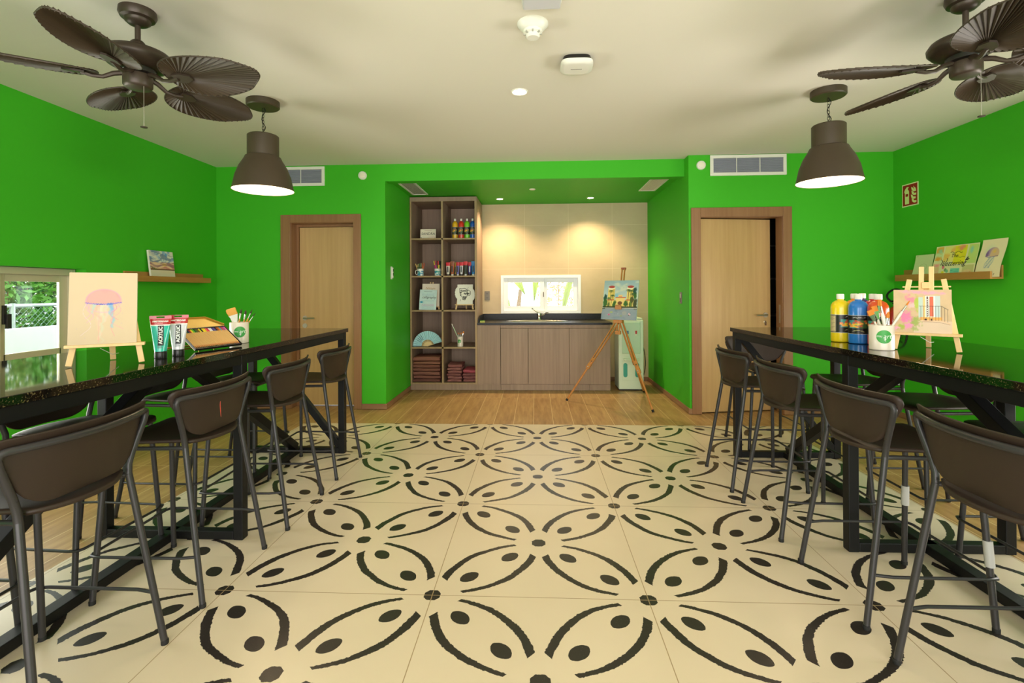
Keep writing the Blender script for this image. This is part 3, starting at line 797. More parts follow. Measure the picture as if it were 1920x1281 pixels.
# ceiling fans
def fan(loc, label, ang0, Rb, pitch):
    t = thing('ceiling_fan', label, 'ceiling fan', loc)
    MB().lathe([(.078, 0), (.080, -.022), (.072, -.040), (.056, -.046), (.054, -.058), (.040, -.070), (.018, -.076)], 36, capb=False).build('canopy', FANM, t, smooth=40)
    MB().cyl((0, 0, -.185), .0125, .125, 14).build('downrod', FANM, t, smooth=40)
    MB().lathe([(.022, -.150), (.030, -.158), (.036, -.178), (.040, -.186), (.090, -.195), (.135, -.212), (.148, -.232), (.146, -.250), (.128, -.272), (.100, -.286), (.085, -.290)], 40).build('motor_housing', FANM, t, smooth=40)
    MB().lathe([(.078, -.288), (.076, -.312), (.062, -.318)], 30).build('flywheel', BLACKP, t, smooth=40)
    MB().lathe([(.060, -.316), (.062, -.330), (.062, -.372), (.055, -.382), (.050, -.384), (.010, -.388)], 32).build('switch_cup', FANM, t, smooth=40)
    b = MB(); b.tube([(.048, -.022, -.37), (.049, -.023, -.58)], .0014, 5); b.build('pull_chain', STEEL, t)
    b = MB(); b.lathe([(.001, .004), (.015, .002), (.015, -.002), (.001, -.004)], 16, (.049, -.023, -.583)); b.build('pull_knob', FANM, t, smooth=40)
    zb = -.335
    for k in range(5):
        a = R(ang0+72*k)
        r0, L = .155, Rb-.155
        # outline of a palm-leaf blade
        def outl(n=96):
            P = []
            for i in range(n):
                q = 2*PI*i/n; cx = math.cos(q); sy = math.sin(q)
                xx = r0+L*(.5-.5*cx); tt = .5-.5*cx
                wv = .160*abs(sy)**.82*(1.08-.34*tt)
                if tt > .8: wv *= 1-.35*(tt-.8)/.2
                P.append((xx, math.copysign(wv, sy)))
            return P
        P = outl(84); A = (r0+.065, 0)
        bb = MB(); n = len(P); c0 = bb.b.verts.new((A[0], A[1], 0))
        rings = []
        for f_ in (.33, .66, 1.0):
            ring = []
            for i, (x, y) in enumerate(P):
                d_ = math.hypot(x-A[0], y-A[1])*f_
                camber = .010*(y*f_/.14)**2
                ring.append(bb.b.verts.new((A[0]+(x-A[0])*f_, y*f_, (.0026*min(1, d_/.1)+.011*d_)*(1 if i % 2 else -1) - camber)))
            rings.append(ring)
        for i in range(n):
            j = (i+1) % n; bb._f([c0, rings[0][i], rings[0][j]])
            for q in range(2): bb._f([rings[q][i], rings[q+1][i], rings[q+1][j], rings[q][j]])
        edge = [v.co.copy() for v in rings[2]]
        M = Matrix.Translation((0, 0, zb)) @ Matrix.Rotation(a, 4, 'Z') @ Matrix.Rotation(R(pitch), 4, 'X')
        bb.xf(M); bl = bb.build('blade', FANB, t, solid=.003)
        rm = MB(); rm.tube([(e.x, e.y, -.010*(e.y/.14)**2) for e in edge], .0035, 6, closed=True); rm.xf(M); rm.build('blade_rim', FANM, bl, smooth=60)
        br = MB(); br.poly([(.20, -.030, -.006), (.245, -.034, -.006), (.285, -.012, -.006), (.285, .012, -.006), (.245, .034, -.006), (.20, .030, -.006)], (0, 0, -.009))
        br.xf(M)
        M2 = Matrix.Translation((0, 0, zb)) @ Matrix.Rotation(a, 4, 'Z')
        arm = MB(); arm.tube([(.055, 0, .018), (.095, 0, .006), (.135, 0, -.018), (.175, 0, -.020), (.215, 0, -.010)], [.013, .012, .010, .010, .012], 8); arm.xf(M2)
        mm = bpy.data.meshes.new('tmp'); arm.b.to_mesh(mm); br.b.from_mesh(mm); arm.b.free(); bpy.data.meshes.remove(mm)
        br.build('blade_bracket', FANM, bl, smooth=40)
    return t
fan((-1.947, 2.356, ZC), 'dark ceiling fan with palm-leaf blades on the left side of the ceiling', -3, .625, -13)
fan((2.045, 2.455, ZC), 'dark ceiling fan with palm-leaf blades cut by the right edge', -112, .655, -13)

# ================================================================== bar tables
def bar_table(cx, sgn, ys, label, y0, y1):
    """sgn +1: right table. frames at the three ys (near to far)"""
    t = thing('bar_table', label, 'table', (cx, ys[1], 0))
    o = Vector((cx, ys[1], 0)); w = .405
    b = MB().box(-w, w, y0-o.y, y1-o.y, .958, .988); b.build('tabletop', GRAN, t, bevel=.002)
    s = .05
    for y in ys:
        yy = y-o.y; b = MB()
        for k in (-1, 1): b.box(k*(w-.015)-(s if k > 0 else 0), k*(w-.015)+(s if k < 0 else 0), yy-s/2, yy+s/2, 0, .957)
        b.box(-w+.015+s, w-.015-s, yy-s/2+.001, yy+s/2-.001, .001, s*.9).box(-w+.015+s, w-.015-s, yy-s/2+.001, yy+s/2-.001, .957-s, .956)
        b.build('leg_frame', DARKM, t, bevel=.004)
    for k in (-1, 1):
        x = k*(w-.015-s/2); b = MB()
        for a, c in zip(ys, ys[1:]): b.box(x-s/2+.001, x+s/2-.001, a-o.y+s/2, c-o.y-s/2, .957-s, .956)
        b.build('side_rail', DARKM, t, bevel=.003)
    b = MB().box(-.032, .032, ys[0]-o.y+s/2, ys[-1]-o.y-s/2, .001, .045); b.build('floor_beam', DARKM, t, bevel=.004)
    for a, c in ((ys[-1]-.05, ys[1]+.04), (ys[0]+.05, ys[1]-.04)):
        MB().bar((0, a-o.y, .06), (0, c-o.y, .935), .06, .055, (0, 0, 1)).build('brace', DARKM, t, bevel=.003)
    yy = ys[-1]-o.y
    MB().bar((-(w-.06), yy, .925), (w-.06, yy, .055), .045, .05, (0, 0, 1)).build('brace', DARKM, t, bevel=.003)
    return t
bar_table(-1.905, -1, (1.14, 2.525, 3.893), 'long black granite bar table along the left wall', 1.09, 3.925)
bar_table(1.905, 1, (1.10, 2.519, 3.890), 'long black granite bar table along the right wall', 1.05, 3.922)

# ================================================================== bar stools
def make_stool():
    t = thing('bar_stool', '', 'bar stool')
    r = .0115
    def legpts(s):
        return [(s*.231, 0, .004), (s*.190, .10, .635), (s*.193, .102, .668), (s*.206, .100, .708), (s*.232, .095, .768), (s*.250, .091, .812), (s*.255, .090, .832), (s*.250, .087, .845), (s*.236, .080, .849)]
    def arcp(x): return .030+.056*(abs(x)/.25)**2
    L, Rr_ = legpts(-1), legpts(1)
    for s in (-1, 1):
        MB().tube(legpts(s)[:2], r, 10).build('leg', STOOLM, t, smooth=50)
        MB().tube([(s*.231, .468, .004), (s*.186, .445, .632)], r, 10).build('leg', STOOLM, t, smooth=50)
        for p in ((s*.231, 0, 0), (s*.231, .468, 0)):
            MB().lathe([(.0125, 0), (.0130, .012), (.0122, .016)], 12, p).build('foot_cap', BLACKR, t, smooth=50)
    top = L[1:] + [(x, arcp(x), .849) for x in np.linspace(-.215, .215, 13)] + Rr_[1:][::-1]
    MB().tube(top, r, 10).build('back_tube', STOOLM, t, smooth=50)
    b = MB()
    b.tube([(-.190, .100, .632), (-.182, .13, .630), (-.180, .30, .626), (-.183, .445, .628)], .009, 8)
    b.tube([(.190, .100, .632), (.182, .13, .630), (.180, .30, .626), (.183, .445, .628)], .009, 8)
    b.tube([(-.183, .44, .625), (.183, .44, .625)], .009, 8)
    b.build('seat_frame', STOOLM, t, smooth=50)
    zf = .196; yr = .031
    pts = [(-.217, yr+.006, zf), (-.230, .10, zf), (-.232, .44, zf), (-.226, .478, zf), (-.205, .488, zf), (.205, .488, zf), (.226, .478, zf), (.232, .44, zf), (.230, .10, zf), (.217, yr+.006, zf)]
    MB().tube(pts, .0062, 8).build('footrest', STOOLM, t, smooth=50)
    # seat
    def seat_pt(u, v, dz=0):
        # u -1..1 across, v 0..1 rear to front
        hw = .166+.034*min(1, v*1.6)
        corner = 1
        if v > .93: corner = 1-.10*((v-.93)/.07)**2
        x = u*hw*corner
        yrear = .040+.060*(abs(u))**2.2
        y = yrear+(.482-yrear)*v
        z = .652 - .010*math.cos(u*PI/2)*math.sin(min(1, v*1.1)*PI) + .004*abs(u)**3
        if v > .9: z -= .016*((v-.9)/.1)**2
        if v < .08: z -= .006*((.08-v)/.08)
        return (x, y, z+dz)
    us = np.linspace(-1, 1, 15); vs = [0, .03, .08, .2, .35, .5, .65, .8, .9, .95, 1]
    b = MB(); b.grid([[seat_pt(u_, v_) for v_ in vs] for u_ in us]); b.build('seat', STOOLP, t, smooth=60, solid=.013)
    # backrest
    def hw(z):
        z0, z1 = .668, .882
        w = .158 + (.292-.158)*((z-z0)/(z1-z0))**.85
        rb, rt_ = .05, .055
        if z < z0+rb: d = rb-(z-z0); w -= rb-math.sqrt(max(0, rb*rb-d*d))
        if z > z1-rt_: d = rt_-(z1-z); w -= .7*(rt_-math.sqrt(max(0, rt_*rt_-d*d)))
        return w
    zs = [.668, .670, .675, .684, .70, .73, .76, .79, .815, .837, .852, .864, .873, .879, .882]
    P = []
    for z in zs:
        w = hw(z); row = []
        for u_ in np.linspace(-1, 1, 21):
            x = u_*w
            yt = .030+.056*(abs(x)/.25)**2 + .0175
            y = yt + .030*(1-min(1, (z-.668)/.16))*(1-.35*abs(u_))
            if z > .850: y -= .012*((z-.850)/.032)
            row.append((x, y, z))
        P.append(row)
    b = MB(); b.grid(P); b.build('backrest', STOOLP, t, smooth=60, solid=.007)
    b = MB()
    for s in (-1, 1): b.ball((s*.203, .091, .700), .0032, 8)
    b.build('screws', BLACKP, t)
    return t
stool0 = make_stool()
GA = 'bar stools around the two tables'
def place(k, x, y, rz, label):
    if k == 0:
        stool0.location = (x, y, 0); stool0.rotation_euler.z = rz; stool0['label'] = label; stool0['group'] = GA; return stool0
    return dup(stool0, (x, y, 0), rz, label, GA)
q = R(90)
sp_ = [(-1.357, 3.556, q, 'room-side stool at the far end of the left bar table, nearest the closed door'),
 (-1.345, 2.850, q+.03, 'second stool from the far end on the room side of the left table'),
 (-1.358, 2.195, q, 'room-side stool at the left table with a short red scratch on its backrest'),
 (-1.357, 1.525, q, 'nearest stool on the room side of the left table, cut by the left edge'),
 (1.232, 3.437, -q, 'room-side stool at the far end of the right table, before the ajar door'),
 (1.238, 2.820, -q, 'second stool from the far end on the room side of the right table'),
 (1.236, 2.166, -q, 'room-side stool at the right table with tape wrapped on its front leg'),
 (1.226, 1.532, -q, 'nearest stool on the room side of the right table, cut by the right edge'),
 (1.880, 4.418, R(180), 'stool at the far end of the right table, facing the camera by the ajar door'),
 (2.470, 3.530, q, 'wall-side stool at the far end of the right table behind the paint bottles'),
 (2.470, 2.880, q, 'wall-side stool behind the right table, below the small easel'),
 (2.470, 2.235, q, 'third wall-side stool along the right table with a bright seat at the right edge'),
 (-2.400, 3.560, -q, 'wall-side stool at the far end of the left table below the brush cup'),
 (-2.400, 2.960, -q, 'wall-side stool behind the left table, below the paint tubes'),
 (-2.395, 2.255, -q-.05, 'wall-side stool behind the left table beside the low window'),
 (-2.420, 1.560, -q, 'nearest wall-side stool at the left table, mostly outside the left edge')]
stools = [place(k, *a) for k, a in enumerate(sp_)]
# marks that belong to single stools
SCR = MB().tube([(-.075, .0215, .735), (-.078, .021, .76), (-.082, .0205, .79), (-.080, .0205, .805)], [.0007, .0018, .0018, .0007], 6)
SCR.build('paint_scratch', mat('red_scratch', (170, 60, 44), .5), stools[2])
TAPE = mat('clear_tape', (176, 174, 170), .25)
for p0, p1 in (((-.2125, .460, .285), (-.2060, .457, .375)),):
    MB().tube([p0, p1], .0155, 12).build('tape_wrap', TAPE, stools[6], smooth=50)
MB().tube([(.2150, .4615, .235), (.2085, .4585, .33)], .0155, 12).build('tape_wrap', TAPE, stools[6], smooth=50)

# ================================================================== props: shared builders
TZ = .988                                    # table top height
ROT = lambda a: Matrix.Rotation(R(a), 4, 'Z')
def wrapped_label(name, r, z0, z1, a0, a1, fn, parent, mtl=LABEL, n=60, nz=40):
    """cylinder patch with painted colours; a0..a1 degrees, -90 faces -y"""
    A = np.radians(np.linspace(a0, a1, n+1)); Zs = np.linspace(z0, z1, nz+1)
    AA, ZZ = np.meshgrid(A, Zs, indexing='ij'); AA = AA.ravel(); ZZ = ZZ.ravel()
    u = (AA-A[0])/(A[-1]-A[0]); v = (ZZ-z0)/(z1-z0)
    art = Art(u, v, (250, 250, 250), abs(A[-1]-A[0])*r/(z1-z0)); fn(art)
    co = np.stack([r*np.cos(AA), r*np.sin(AA), ZZ], 1); idx = lambda i, j: i*(nz+1)+j
    faces = [(idx(i, j), idx(i+1, j), idx(i+1, j+1), idx(i, j+1)) for i in range(n) for j in range(nz)]
    me = bpy.data.meshes.new(name); me.from_pydata([tuple(map(float, p)) for p in co], [], faces)
    c = np.clip(art.c/255, 0, 1); cl = np.where(c <= .04045, c/12.92, ((c+.055)/1.055)**2.4)
    at = me.color_attributes.new('Col', 'FLOAT_COLOR', 'POINT')
    at.data.foreach_set('color', np.concatenate([cl, np.ones((len(cl), 1))], 1).astype(np.float32).ravel())
    me.shade_smooth(); me.update()
    return link(name, me, mtl, parent)
# ---- paint bottles
def bottle_label(seed):
    def fn(a):
        a.rect(0, 1, 0, 1, (20, 18, 18))
        a.rect(0, 1, 0, .02, (220, 200, 120)); 
        a.rect(.30, .62, .30, .74, (60, 150, 140)); a.rect(.46, .62, .30, .74, (70, 100, 50))
        rng = np.random.RandomState(seed)
        for k in range(16):
            x, y = .31+.30*rng.rand(), .32+.40*rng.rand()
            c = [(232, 110, 40), (240, 190, 40), (200, 80, 50), (244, 160, 60)][k % 4]
            a.ell(x, y, .030, .055, c)
        a.ell(.46, .52, .05, .06, (240, 196, 40))
        a.rect(.32, .60, .755, .775, (150, 146, 140)); 
        a.line([(.38, .86), (.42, .90), (.44, .85), (.48, .88), (.53, .86), (.58, .87)], .014, (226, 220, 220))
        a.line([(.36, .10), (.40, .17), (.46, .21), (.52, .17), (.56, .10)], .012, (220, 210, 150))
        a.line([(.38, .06), (.55, .06)], .010, (170, 160, 110))
        for x0 in (.06, .72):
            a.rect(x0, x0+.16, .06, .93, (206, 186, 140))
            for k in range(22): a.rect(x0+.01, x0+.15-.03*((k*7) % 3), .09+k*.038, .105+k*.038, (150, 134, 104))
    return fn
def paint_bottle(name, col, loc, rz, label, h=.265, r=.0465, group=None, hid=False):
    t = thing(name, label, 'paint bottle', loc, R(rz), group)
    s = h/.265; q = r/.0465
    m = mat('paint_%d_%d_%d' % col, col, .28, coat=.3)
    prof = [(.040*q, 0), (.0455*q, .004*s), (.0465*q, .010*s), (.0465*q, .188*s), (.0445*q, .203*s), (.036*q, .218*s), (.024*q, .227*s), (.016*q, .230*s), (.015*q, .238*s)]
    MB().lathe(prof, 40).build('bottle_body', m, t, smooth=40)
    MB().lathe([(.0175*q, .236*s), (.0185*q, .238*s), (.0185*q, .262*s), (.016*q, .265*s)], 28).build('cap', WHITEP, t, smooth=40)
    if not hid:
        wrapped_label('label', r+.0006, .052*s, .152*s, -270, 90, bottle_label(3), t)
    return t
GB = None
paint_bottle('paint_bottle', (236, 206, 20), (1.687, 2.84, TZ), 40, 'large bottle of bright yellow paint on the right table, leftmost in front')
paint_bottle('paint_bottle', (36, 120, 206), (1.727, 2.750, TZ), -20, 'large bottle of blue paint on the right table beside the yellow one')
paint_bottle('paint_bottle', (226, 82, 24), (1.777, 2.670, TZ), -30, 'large bottle of orange paint on the right table behind the brush cup')
paint_bottle('paint_bottle', (238, 150, 40), (1.830, 2.950, TZ), 10, 'bottle of amber paint behind the yellow and blue bottles')
paint_bottle('paint_bottle', (62, 30, 110), (1.944, 3.060, TZ), 10, 'bottle of dark purple paint furthest back behind the blue bottle')
paint_bottle('paint_bottle', (206, 36, 44), (1.836, 2.800, TZ), 10, 'bottle of red paint behind the orange bottle')
# shelf bottles
for x, c, w in ((-1.050, (222, 170, 30), 'mustard yellow'), (-.968, (214, 50, 34), 'red'), (-.891, (120, 200, 40), 'lime green'), (-.817, (30, 90, 180), 'blue')):
    paint_bottle('paint_bottle', c, (x, 6.49, SHZ[4]), 0, 'bottle of %s paint in the top right cubby of the bookcase' % w, h=.262, r=.036, group='paint bottles in the top right cubby')

# ---- paint brushes
BRW = mat('brush_handle_white', (236, 228, 214), .3); BRT = mat('orange_bristle', (220, 130, 40), .7); BRK = mat('dark_bristle', (60, 44, 30), .7)
BRA = mat('amber_handle', (206, 140, 50), .35); FERR = mat('ferrule_silver', (200, 200, 196), .25, metal=.9)
def brush(tip, base, kind, parent_loc, label, hand=BRW, wid=.007, bris=BRT, group=None, flat=False, hr=.0035, bl=.026, fl=.030, ferr=None):
    FR = ferr or FERR
    """brush standing bristle-up: base is the handle end, tip the bristle end (world)"""
    b0 = Vector(base); p = Vector(tip); L = (p-b0).length
    t = thing('paint_brush', label, 'paint brush', base, 0, group)
    d = (p-b0).normalized()
    z = d; x = Vector((0, 0, 1)).cross(z)
    if x.length < .01: x = Vector((1, 0, 0))
    x = Vector((1, 0, 0)) - z*z.x; x.normalize(); y = z.cross(x)
    M = Matrix(((x.x, y.x, z.x, 0), (x.y, y.y, z.y, 0), (x.z, y.z, z.z, 0), (0, 0, 0, 1)))
    f0, f1 = L-bl-fl, L-bl
    MB().lathe([(.0015, 0), (hr*.8, .01), (hr*.9, f0*.5), (hr*1.35, f0-.02), (hr, f0)], 10).xf(M).build('handle', hand, t, smooth=60)
    if flat:
        b = MB()
        w0, w1, th = hr*1.2, wid, .0035
        b.poly([(-w0, -th, f0), (w0, -th, f0), (w1, -th, f1), (-w1, -th, f1)], (0, 2*th, 0)); b.xf(M).build('ferrule', FR, t)
        b = MB(); b.poly([(-w1, -th, f1), (w1, -th, f1), (w1*1.02, -th*.7, L-.004), (w1*.92, -th*.5, L), (-w1*.92, -th*.5, L), (-w1*1.02, -th*.7, L-.004)], (0, 2*th*.9, 0)); b.xf(M).build('bristles', bris, t)
    else:
        MB().lathe([(hr, f0), (wid*.8, f1)], 12).xf(M).build('ferrule', FR, t, smooth=40)
        MB().lathe([(wid*.8, f1), (wid, f1+bl*.3), (wid*.6, f1+bl*.75), (.0004, L)], 12).xf(M).build('bristles', bris, t, smooth=60)
    return t
CUPW = mat('cup_pearl_white', (232, 218, 204), .3, coat=.3); LOGOG = mat('logo_green', (62, 160, 70), .45)
def brush_cup(loc, rz, label, r=.051, h=.118, logo_dx=0):
    t = thing('brush_cup', label, 'cup', loc, R(rz))
    MB().lathe([(r-.003, 0), (r, .003), (r, h-.002), (r-.001, h), (r-.003, h-.001), (r-.003, .005), (.0, .004)], 48, capt=False).build('cup_body', CUPW, t, smooth=40)
    b = MB(); n = 36; c = b.b.verts.new((0, -(r+.0006), h*.55)); rg = []
    ring = []
    for k in range(n):
        x = r*.62*math.cos(2*PI*k/n); z = h*.55+r*.62*math.sin(2*PI*k/n); th = x/r
        ring.append(b.b.verts.new(((r+.0006)*math.sin(th), -(r+.0006)*math.cos(th), z)))
    mid = []
    for k in range(n):
        x = r*.31*math.cos(2*PI*k/n); z = h*.55+r*.31*math.sin(2*PI*k/n); th = x/r
        mid.append(b.b.verts.new(((r+.0006)*math.sin(th), -(r+.0006)*math.cos(th), z)))
    for k in range(n):
        q = (k+1) % n; b._f([c, mid[k], mid[q]]); b._f([mid[k], ring[k], ring[q], mid[q]])
    lg = b.build('round_logo', LOGOG, t, smooth=60)
    text('mu', r*.34, WHITEI, lg, Matrix.Translation((0, 0, h*.575)) @ ROT(-21), wrap=r+.0012)
    text('art', r*.58, WHITEI, lg, Matrix.Translation((0, 0, h*.565)) @ ROT(13), wrap=r+.0012, shear=.3)
    b = MB()
    for a, z, rr in ((4, .45, .0040), (-1, .43, .0022), (3, .405, .0024), (5, .375, .0014)):
        a = R(a); q = r+.0008
        b.ball((q*math.sin(a), -q*math.cos(a), h*z), rr, 8, .9)
    b.build('paint_drip_mark', WHITEI, lg)
    return t
cx, cy = 1.660, 2.472
brush_cup((cx, cy, TZ), -22, 'white cup with green round logo holding brushes on the right table')
def bset(cx, cy, zb, lst, grp=None):
    for dx, dy, tx, ty, tz, kw, lb in lst:
        brush((cx+tx, cy+ty, zb+tz), (cx+dx, cy+dy, zb+.008), None, None, lb, group=grp, **kw)
bset(cx, cy, TZ, [
 (.025, .01, -.062, -.012, .188, dict(flat=True, wid=.013, bl=.024, fl=.034), 'wide flat brush leaning furthest left in the right cup'),
 (.02, -.012, -.032, .006, .208, dict(flat=True, wid=.013, bl=.026, fl=.040), 'second wide flat brush in the right cup, with square orange bristles'),
 (.015, -.025, -.030, -.035, .238, dict(hr=.0062, wid=.0052, bl=.030, fl=.03), 'white round brush with thick handle tilted left in the right cup'),
 (-.01, .025, .006, .02, .238, dict(flat=True, wid=.0085, bl=.028, fl=.036), 'tall filbert brush standing at the back of the right cup'),
 (.0, .0, .028, -.008, .183, dict(wid=.0085, bl=.032, fl=.04), 'short round brush with amber bristles in the right cup'),
 (-.025, -.005, .112, -.03, .238, dict(hr=.005, wid=.0036, bl=.030, fl=.034), 'thin round brush leaning far right out of the right cup')])
cx, cy = -1.712, 2.800
brush_cup((cx, cy, TZ), 36, 'white cup with green round logo holding brushes on the left table', r=.050, h=.120)
bset(cx, cy, TZ, [
 (.030, .0, -.026, -.040, .200, dict(flat=True, wid=.027, bl=.040, fl=.040, hr=.008, ferr=mat('white_ferrule', (232, 230, 224), .4), bris=mat('golden_bristle', (222, 160, 70), .7)), 'broad flat brush with golden bristles in the left cup'),
 (.025, .01, -.062, -.024, .190, dict(wid=.006, hand=BRW), 'slim white brush behind the broad brush in the left cup'),
 (-.02, .0, .016, -.004, .196, dict(wid=.0052, hand=BRA, bris=BRK, flat=False), 'amber handled brush with dark tip, left of three in the left cup'),
 (.0, .015, .034, .012, .190, dict(wid=.0060, hand=BRA, bris=BRK), 'amber handled brush with dark tip, middle of three in the left cup'),
 (-.02, .02, .058, .034, .192, dict(wid=.0040, hand=BRA, bris=BRK), 'slender brush with dark tip leaning right in the left cup'),
 (-.02, -.01, .070, .050, .172, dict(wid=.0026, bris=BRK, hand=BRA), 'fine liner brush leaning lowest right in the left cup')])

# ---- small table easels
def table_easel(loc, rz, label, cz=.075, s=1.0, mt=PINE, mast=.385, side=.335):
    t = thing('table_easel', label, 'easel', loc, R(rz))
    lean = .16
    def fb(x0, z0, x1, z1, w=.020, d=.012, name='leg'):
        return MB().bar((x0*s, lean*z0*s, z0*s), (x1*s, lean*z1*s, z1*s), w*s, d*s, (0, -1, .1)).build(name, mt, t, bevel=.0015)
    fb(-.116, 0.004, -.062, side); fb(.116, 0.004, .062, side)
    fb(-.020, cz+.01, -.018, mast, .019, .010, 'mast'); fb(.020, cz+.01, .018, mast, .019, .010, 'mast')
    MB().bar((-.088*s, lean*.30*s, .300*s), (.088*s, lean*.30*s, .300*s), .006*s, .006*s).build('dowel', mt, t)
    MB().box(-.127*s, .127*s, (lean*cz-.034)*s, (lean*cz+.004)*s, (cz-.012)*s, cz*s).build('ledge', mt, t, bevel=.0015)
    MB().bar((0, .190*s, .004*s), (0, lean*.33*s, .31*s), .020*s, .011*s, (0, -1, .1)).build('rear_leg', mt, t, bevel=.0015)
    b = MB().box(-.016*s, .016*s, (lean*.305-.014)*s, (lean*.305+.014)*s, .292*s, .322*s); b.build('clamp_block', mt, t, bevel=.002)
    b = MB(); b.tube([(-.02*s, .012*s, (cz-.02)*s), (.01*s, .08*s, .035*s), (.02*s, .175*s, .03*s)], .0013, 5); b.build('string', WHITEP, t)
    return t
def rest(o, lean=.16, z=0, y=0):
    o.rotation_euler.x = -math.atan(lean); return o
def art_thing(name, w, h, t, nx, nz, fn, label, cat, loc, rz, lean=.16, mtl=CANV, edge=(235, 228, 210), bend=None, roll=0):
    o = panel(name, w, h, t, nx, nz, fn, mtl, None, edge, bend)
    tag(o, label, cat)
    o.location = loc; o.rotation_mode = 'XYZ'
    o.rotation_euler = (-math.atan(lean), R(roll), R(rz))
    return o
# artworks -----------------------------------------------------------
def jelly_pink(a):
    a.c[:] = (204, 182, 150)
    n = vnoise(a.u, a.v, 6, 4); a.paint(n*.5, (194, 170, 140), .5)
    def streak(x0, x1, y0, y1, col, op, seed, amp=.04):
        cx_ = x0+(x1-x0)*(y0-a.v)/(y0-y1) + (vnoise(a.v*3, a.v*0+.5, 3, seed)-.5)*amp*4
        wd = .05*(1-.5*(y0-a.v)/(y0-y1)) + .03*(vnoise(a.u, a.v, 10, seed+3)-.5)
        a.paint(((wd-np.abs(a.u-cx_))/.03)*((a.v < y0) & (a.v > y1)), col, op)
    for k, (x, col, y1, op) in enumerate(((.36, (160, 196, 190), .42, .7), (.42, (226, 196, 170), .25, .6), (.45, (240, 180, 160), .06, .45), (.60, (130, 180, 200), .22, .75), (.55, (226, 190, 190), .3, .5), (.63, (120, 160, 200), .40, .7), (.50, (190, 210, 190), .02, .35), (.40, (236, 150, 140), .30, .35))):
        streak(x, x+(.03 if k % 2 else -.02), .56, y1, col, op, 20+k)
    m = np.sqrt(((a.u-.5)/.275)**2+((a.v-.60)/.175)**2)
    top = (1-m)/.10*(a.v > .565-.02*np.sin(a.u*40)*.5)
    a.paint(top, (206, 140, 146), .8)
    a.paint(top*vnoise(a.u*5, a.v, 4, 8), (206, 166, 152), .5)
    a.paint(((1-m)/.1 > 0)*(1-np.clip(np.abs(m-.93)/.06, 0, 1)), (214, 150, 190), .5)
    pts = [(.235+.53*k/40, .575-.022*math.sin(PI*k/40)+.006*math.sin(k*2.3)) for k in range(41)]
    a.line(pts, .007, (120, 100, 190), .8)
    a.line(pts[12:20], .010, (90, 90, 180), .6); a.line(pts[24:31], .014, (80, 110, 190), .6)
    for x0, xs, y1, c in ((.66, .06, .33, (222, 110, 140)), (.70, .10, .20, (222, 140, 160)), (.31, -.05, .30, (214, 140, 190)), (.27, -.04, .35, (214, 150, 190)), (.64, .03, .10, (226, 130, 150)), (.44, .0, .02, (226, 130, 140)), (.25, -.08, .12, (214, 190, 200))):
        P = [(x0+xs*math.sin(k*.45)*(.4+k/20.), .56-(.56-y1)*k/16.) for k in range(17)]
        a.line(P, .0035, c, .7)
    for x, y in ((.12, .22), (.78, .42), (.77, .28), (.24, .09)): a.ell(x, y, .009, .007, (190, 170, 160), .7)
def sunset(a):
    a.c[:] = (226, 224, 206)
    sx_, sy_ = .58, .52
    ang = np.arctan2(a.v-sy_, (a.u-sx_)); ray = (np.sin(ang*11+vnoise(a.u, a.v, 6, 2)*5) > .1)*(a.v > .55)
    a.paint(ray*vnoise(a.u, a.v, 9, 5)*1.5, (120, 160, 206), .8)
    a.ell(.68, .88, .07, .09, (90, 150, 210), .9, .6)
    a.paint((a.v > .60)*(vnoise(a.u*.5, a.v*2.4+.1*np.sin(a.u*9), 7, 12)-.48)*8, (110, 130, 156), .8)
    a.paint((a.v > .38)*(a.v < .60)*1.0, (240, 196, 150), .8)
    a.ell(sx_, .53, .13, .05, (248, 206, 60), .9, .5)
    a.paint((a.v > .36)*(a.v < .62)*(vnoise(a.u*.5, a.v*3+.12*np.sin(a.u*8), 6, 17)-.5)*9, (200, 116, 110), .75)
    a.paint((a.v > .40)*(a.v < .62)*(vnoise(a.u*.5, a.v*3+.12*np.sin(a.u*8), 6, 27)-.55)*9, (140, 100, 110), .7)
    a.paint((a.v > .345)*(a.v < .385)*1.0, (110, 66, 40), .9)
    a.paint((a.v > .35)*(a.v < .35+.12*(1-a.u/.35))*(a.u < .35)*(vnoise(a.u, a.v, 30, 3) > .4), (90, 100, 40), .8)
    a.paint((a.v < .345)*1.0, (216, 212, 190), .9); a.paint((a.v < .33)*vnoise(a.u*.4, a.v*2, 8, 9), (236, 206, 150), .5)
    for k in range(9): a.line([(.14+.03*k, .0), (.13+.034*k, .05+.03*((k*5) % 3))], .006, (70, 90, 40), .8)
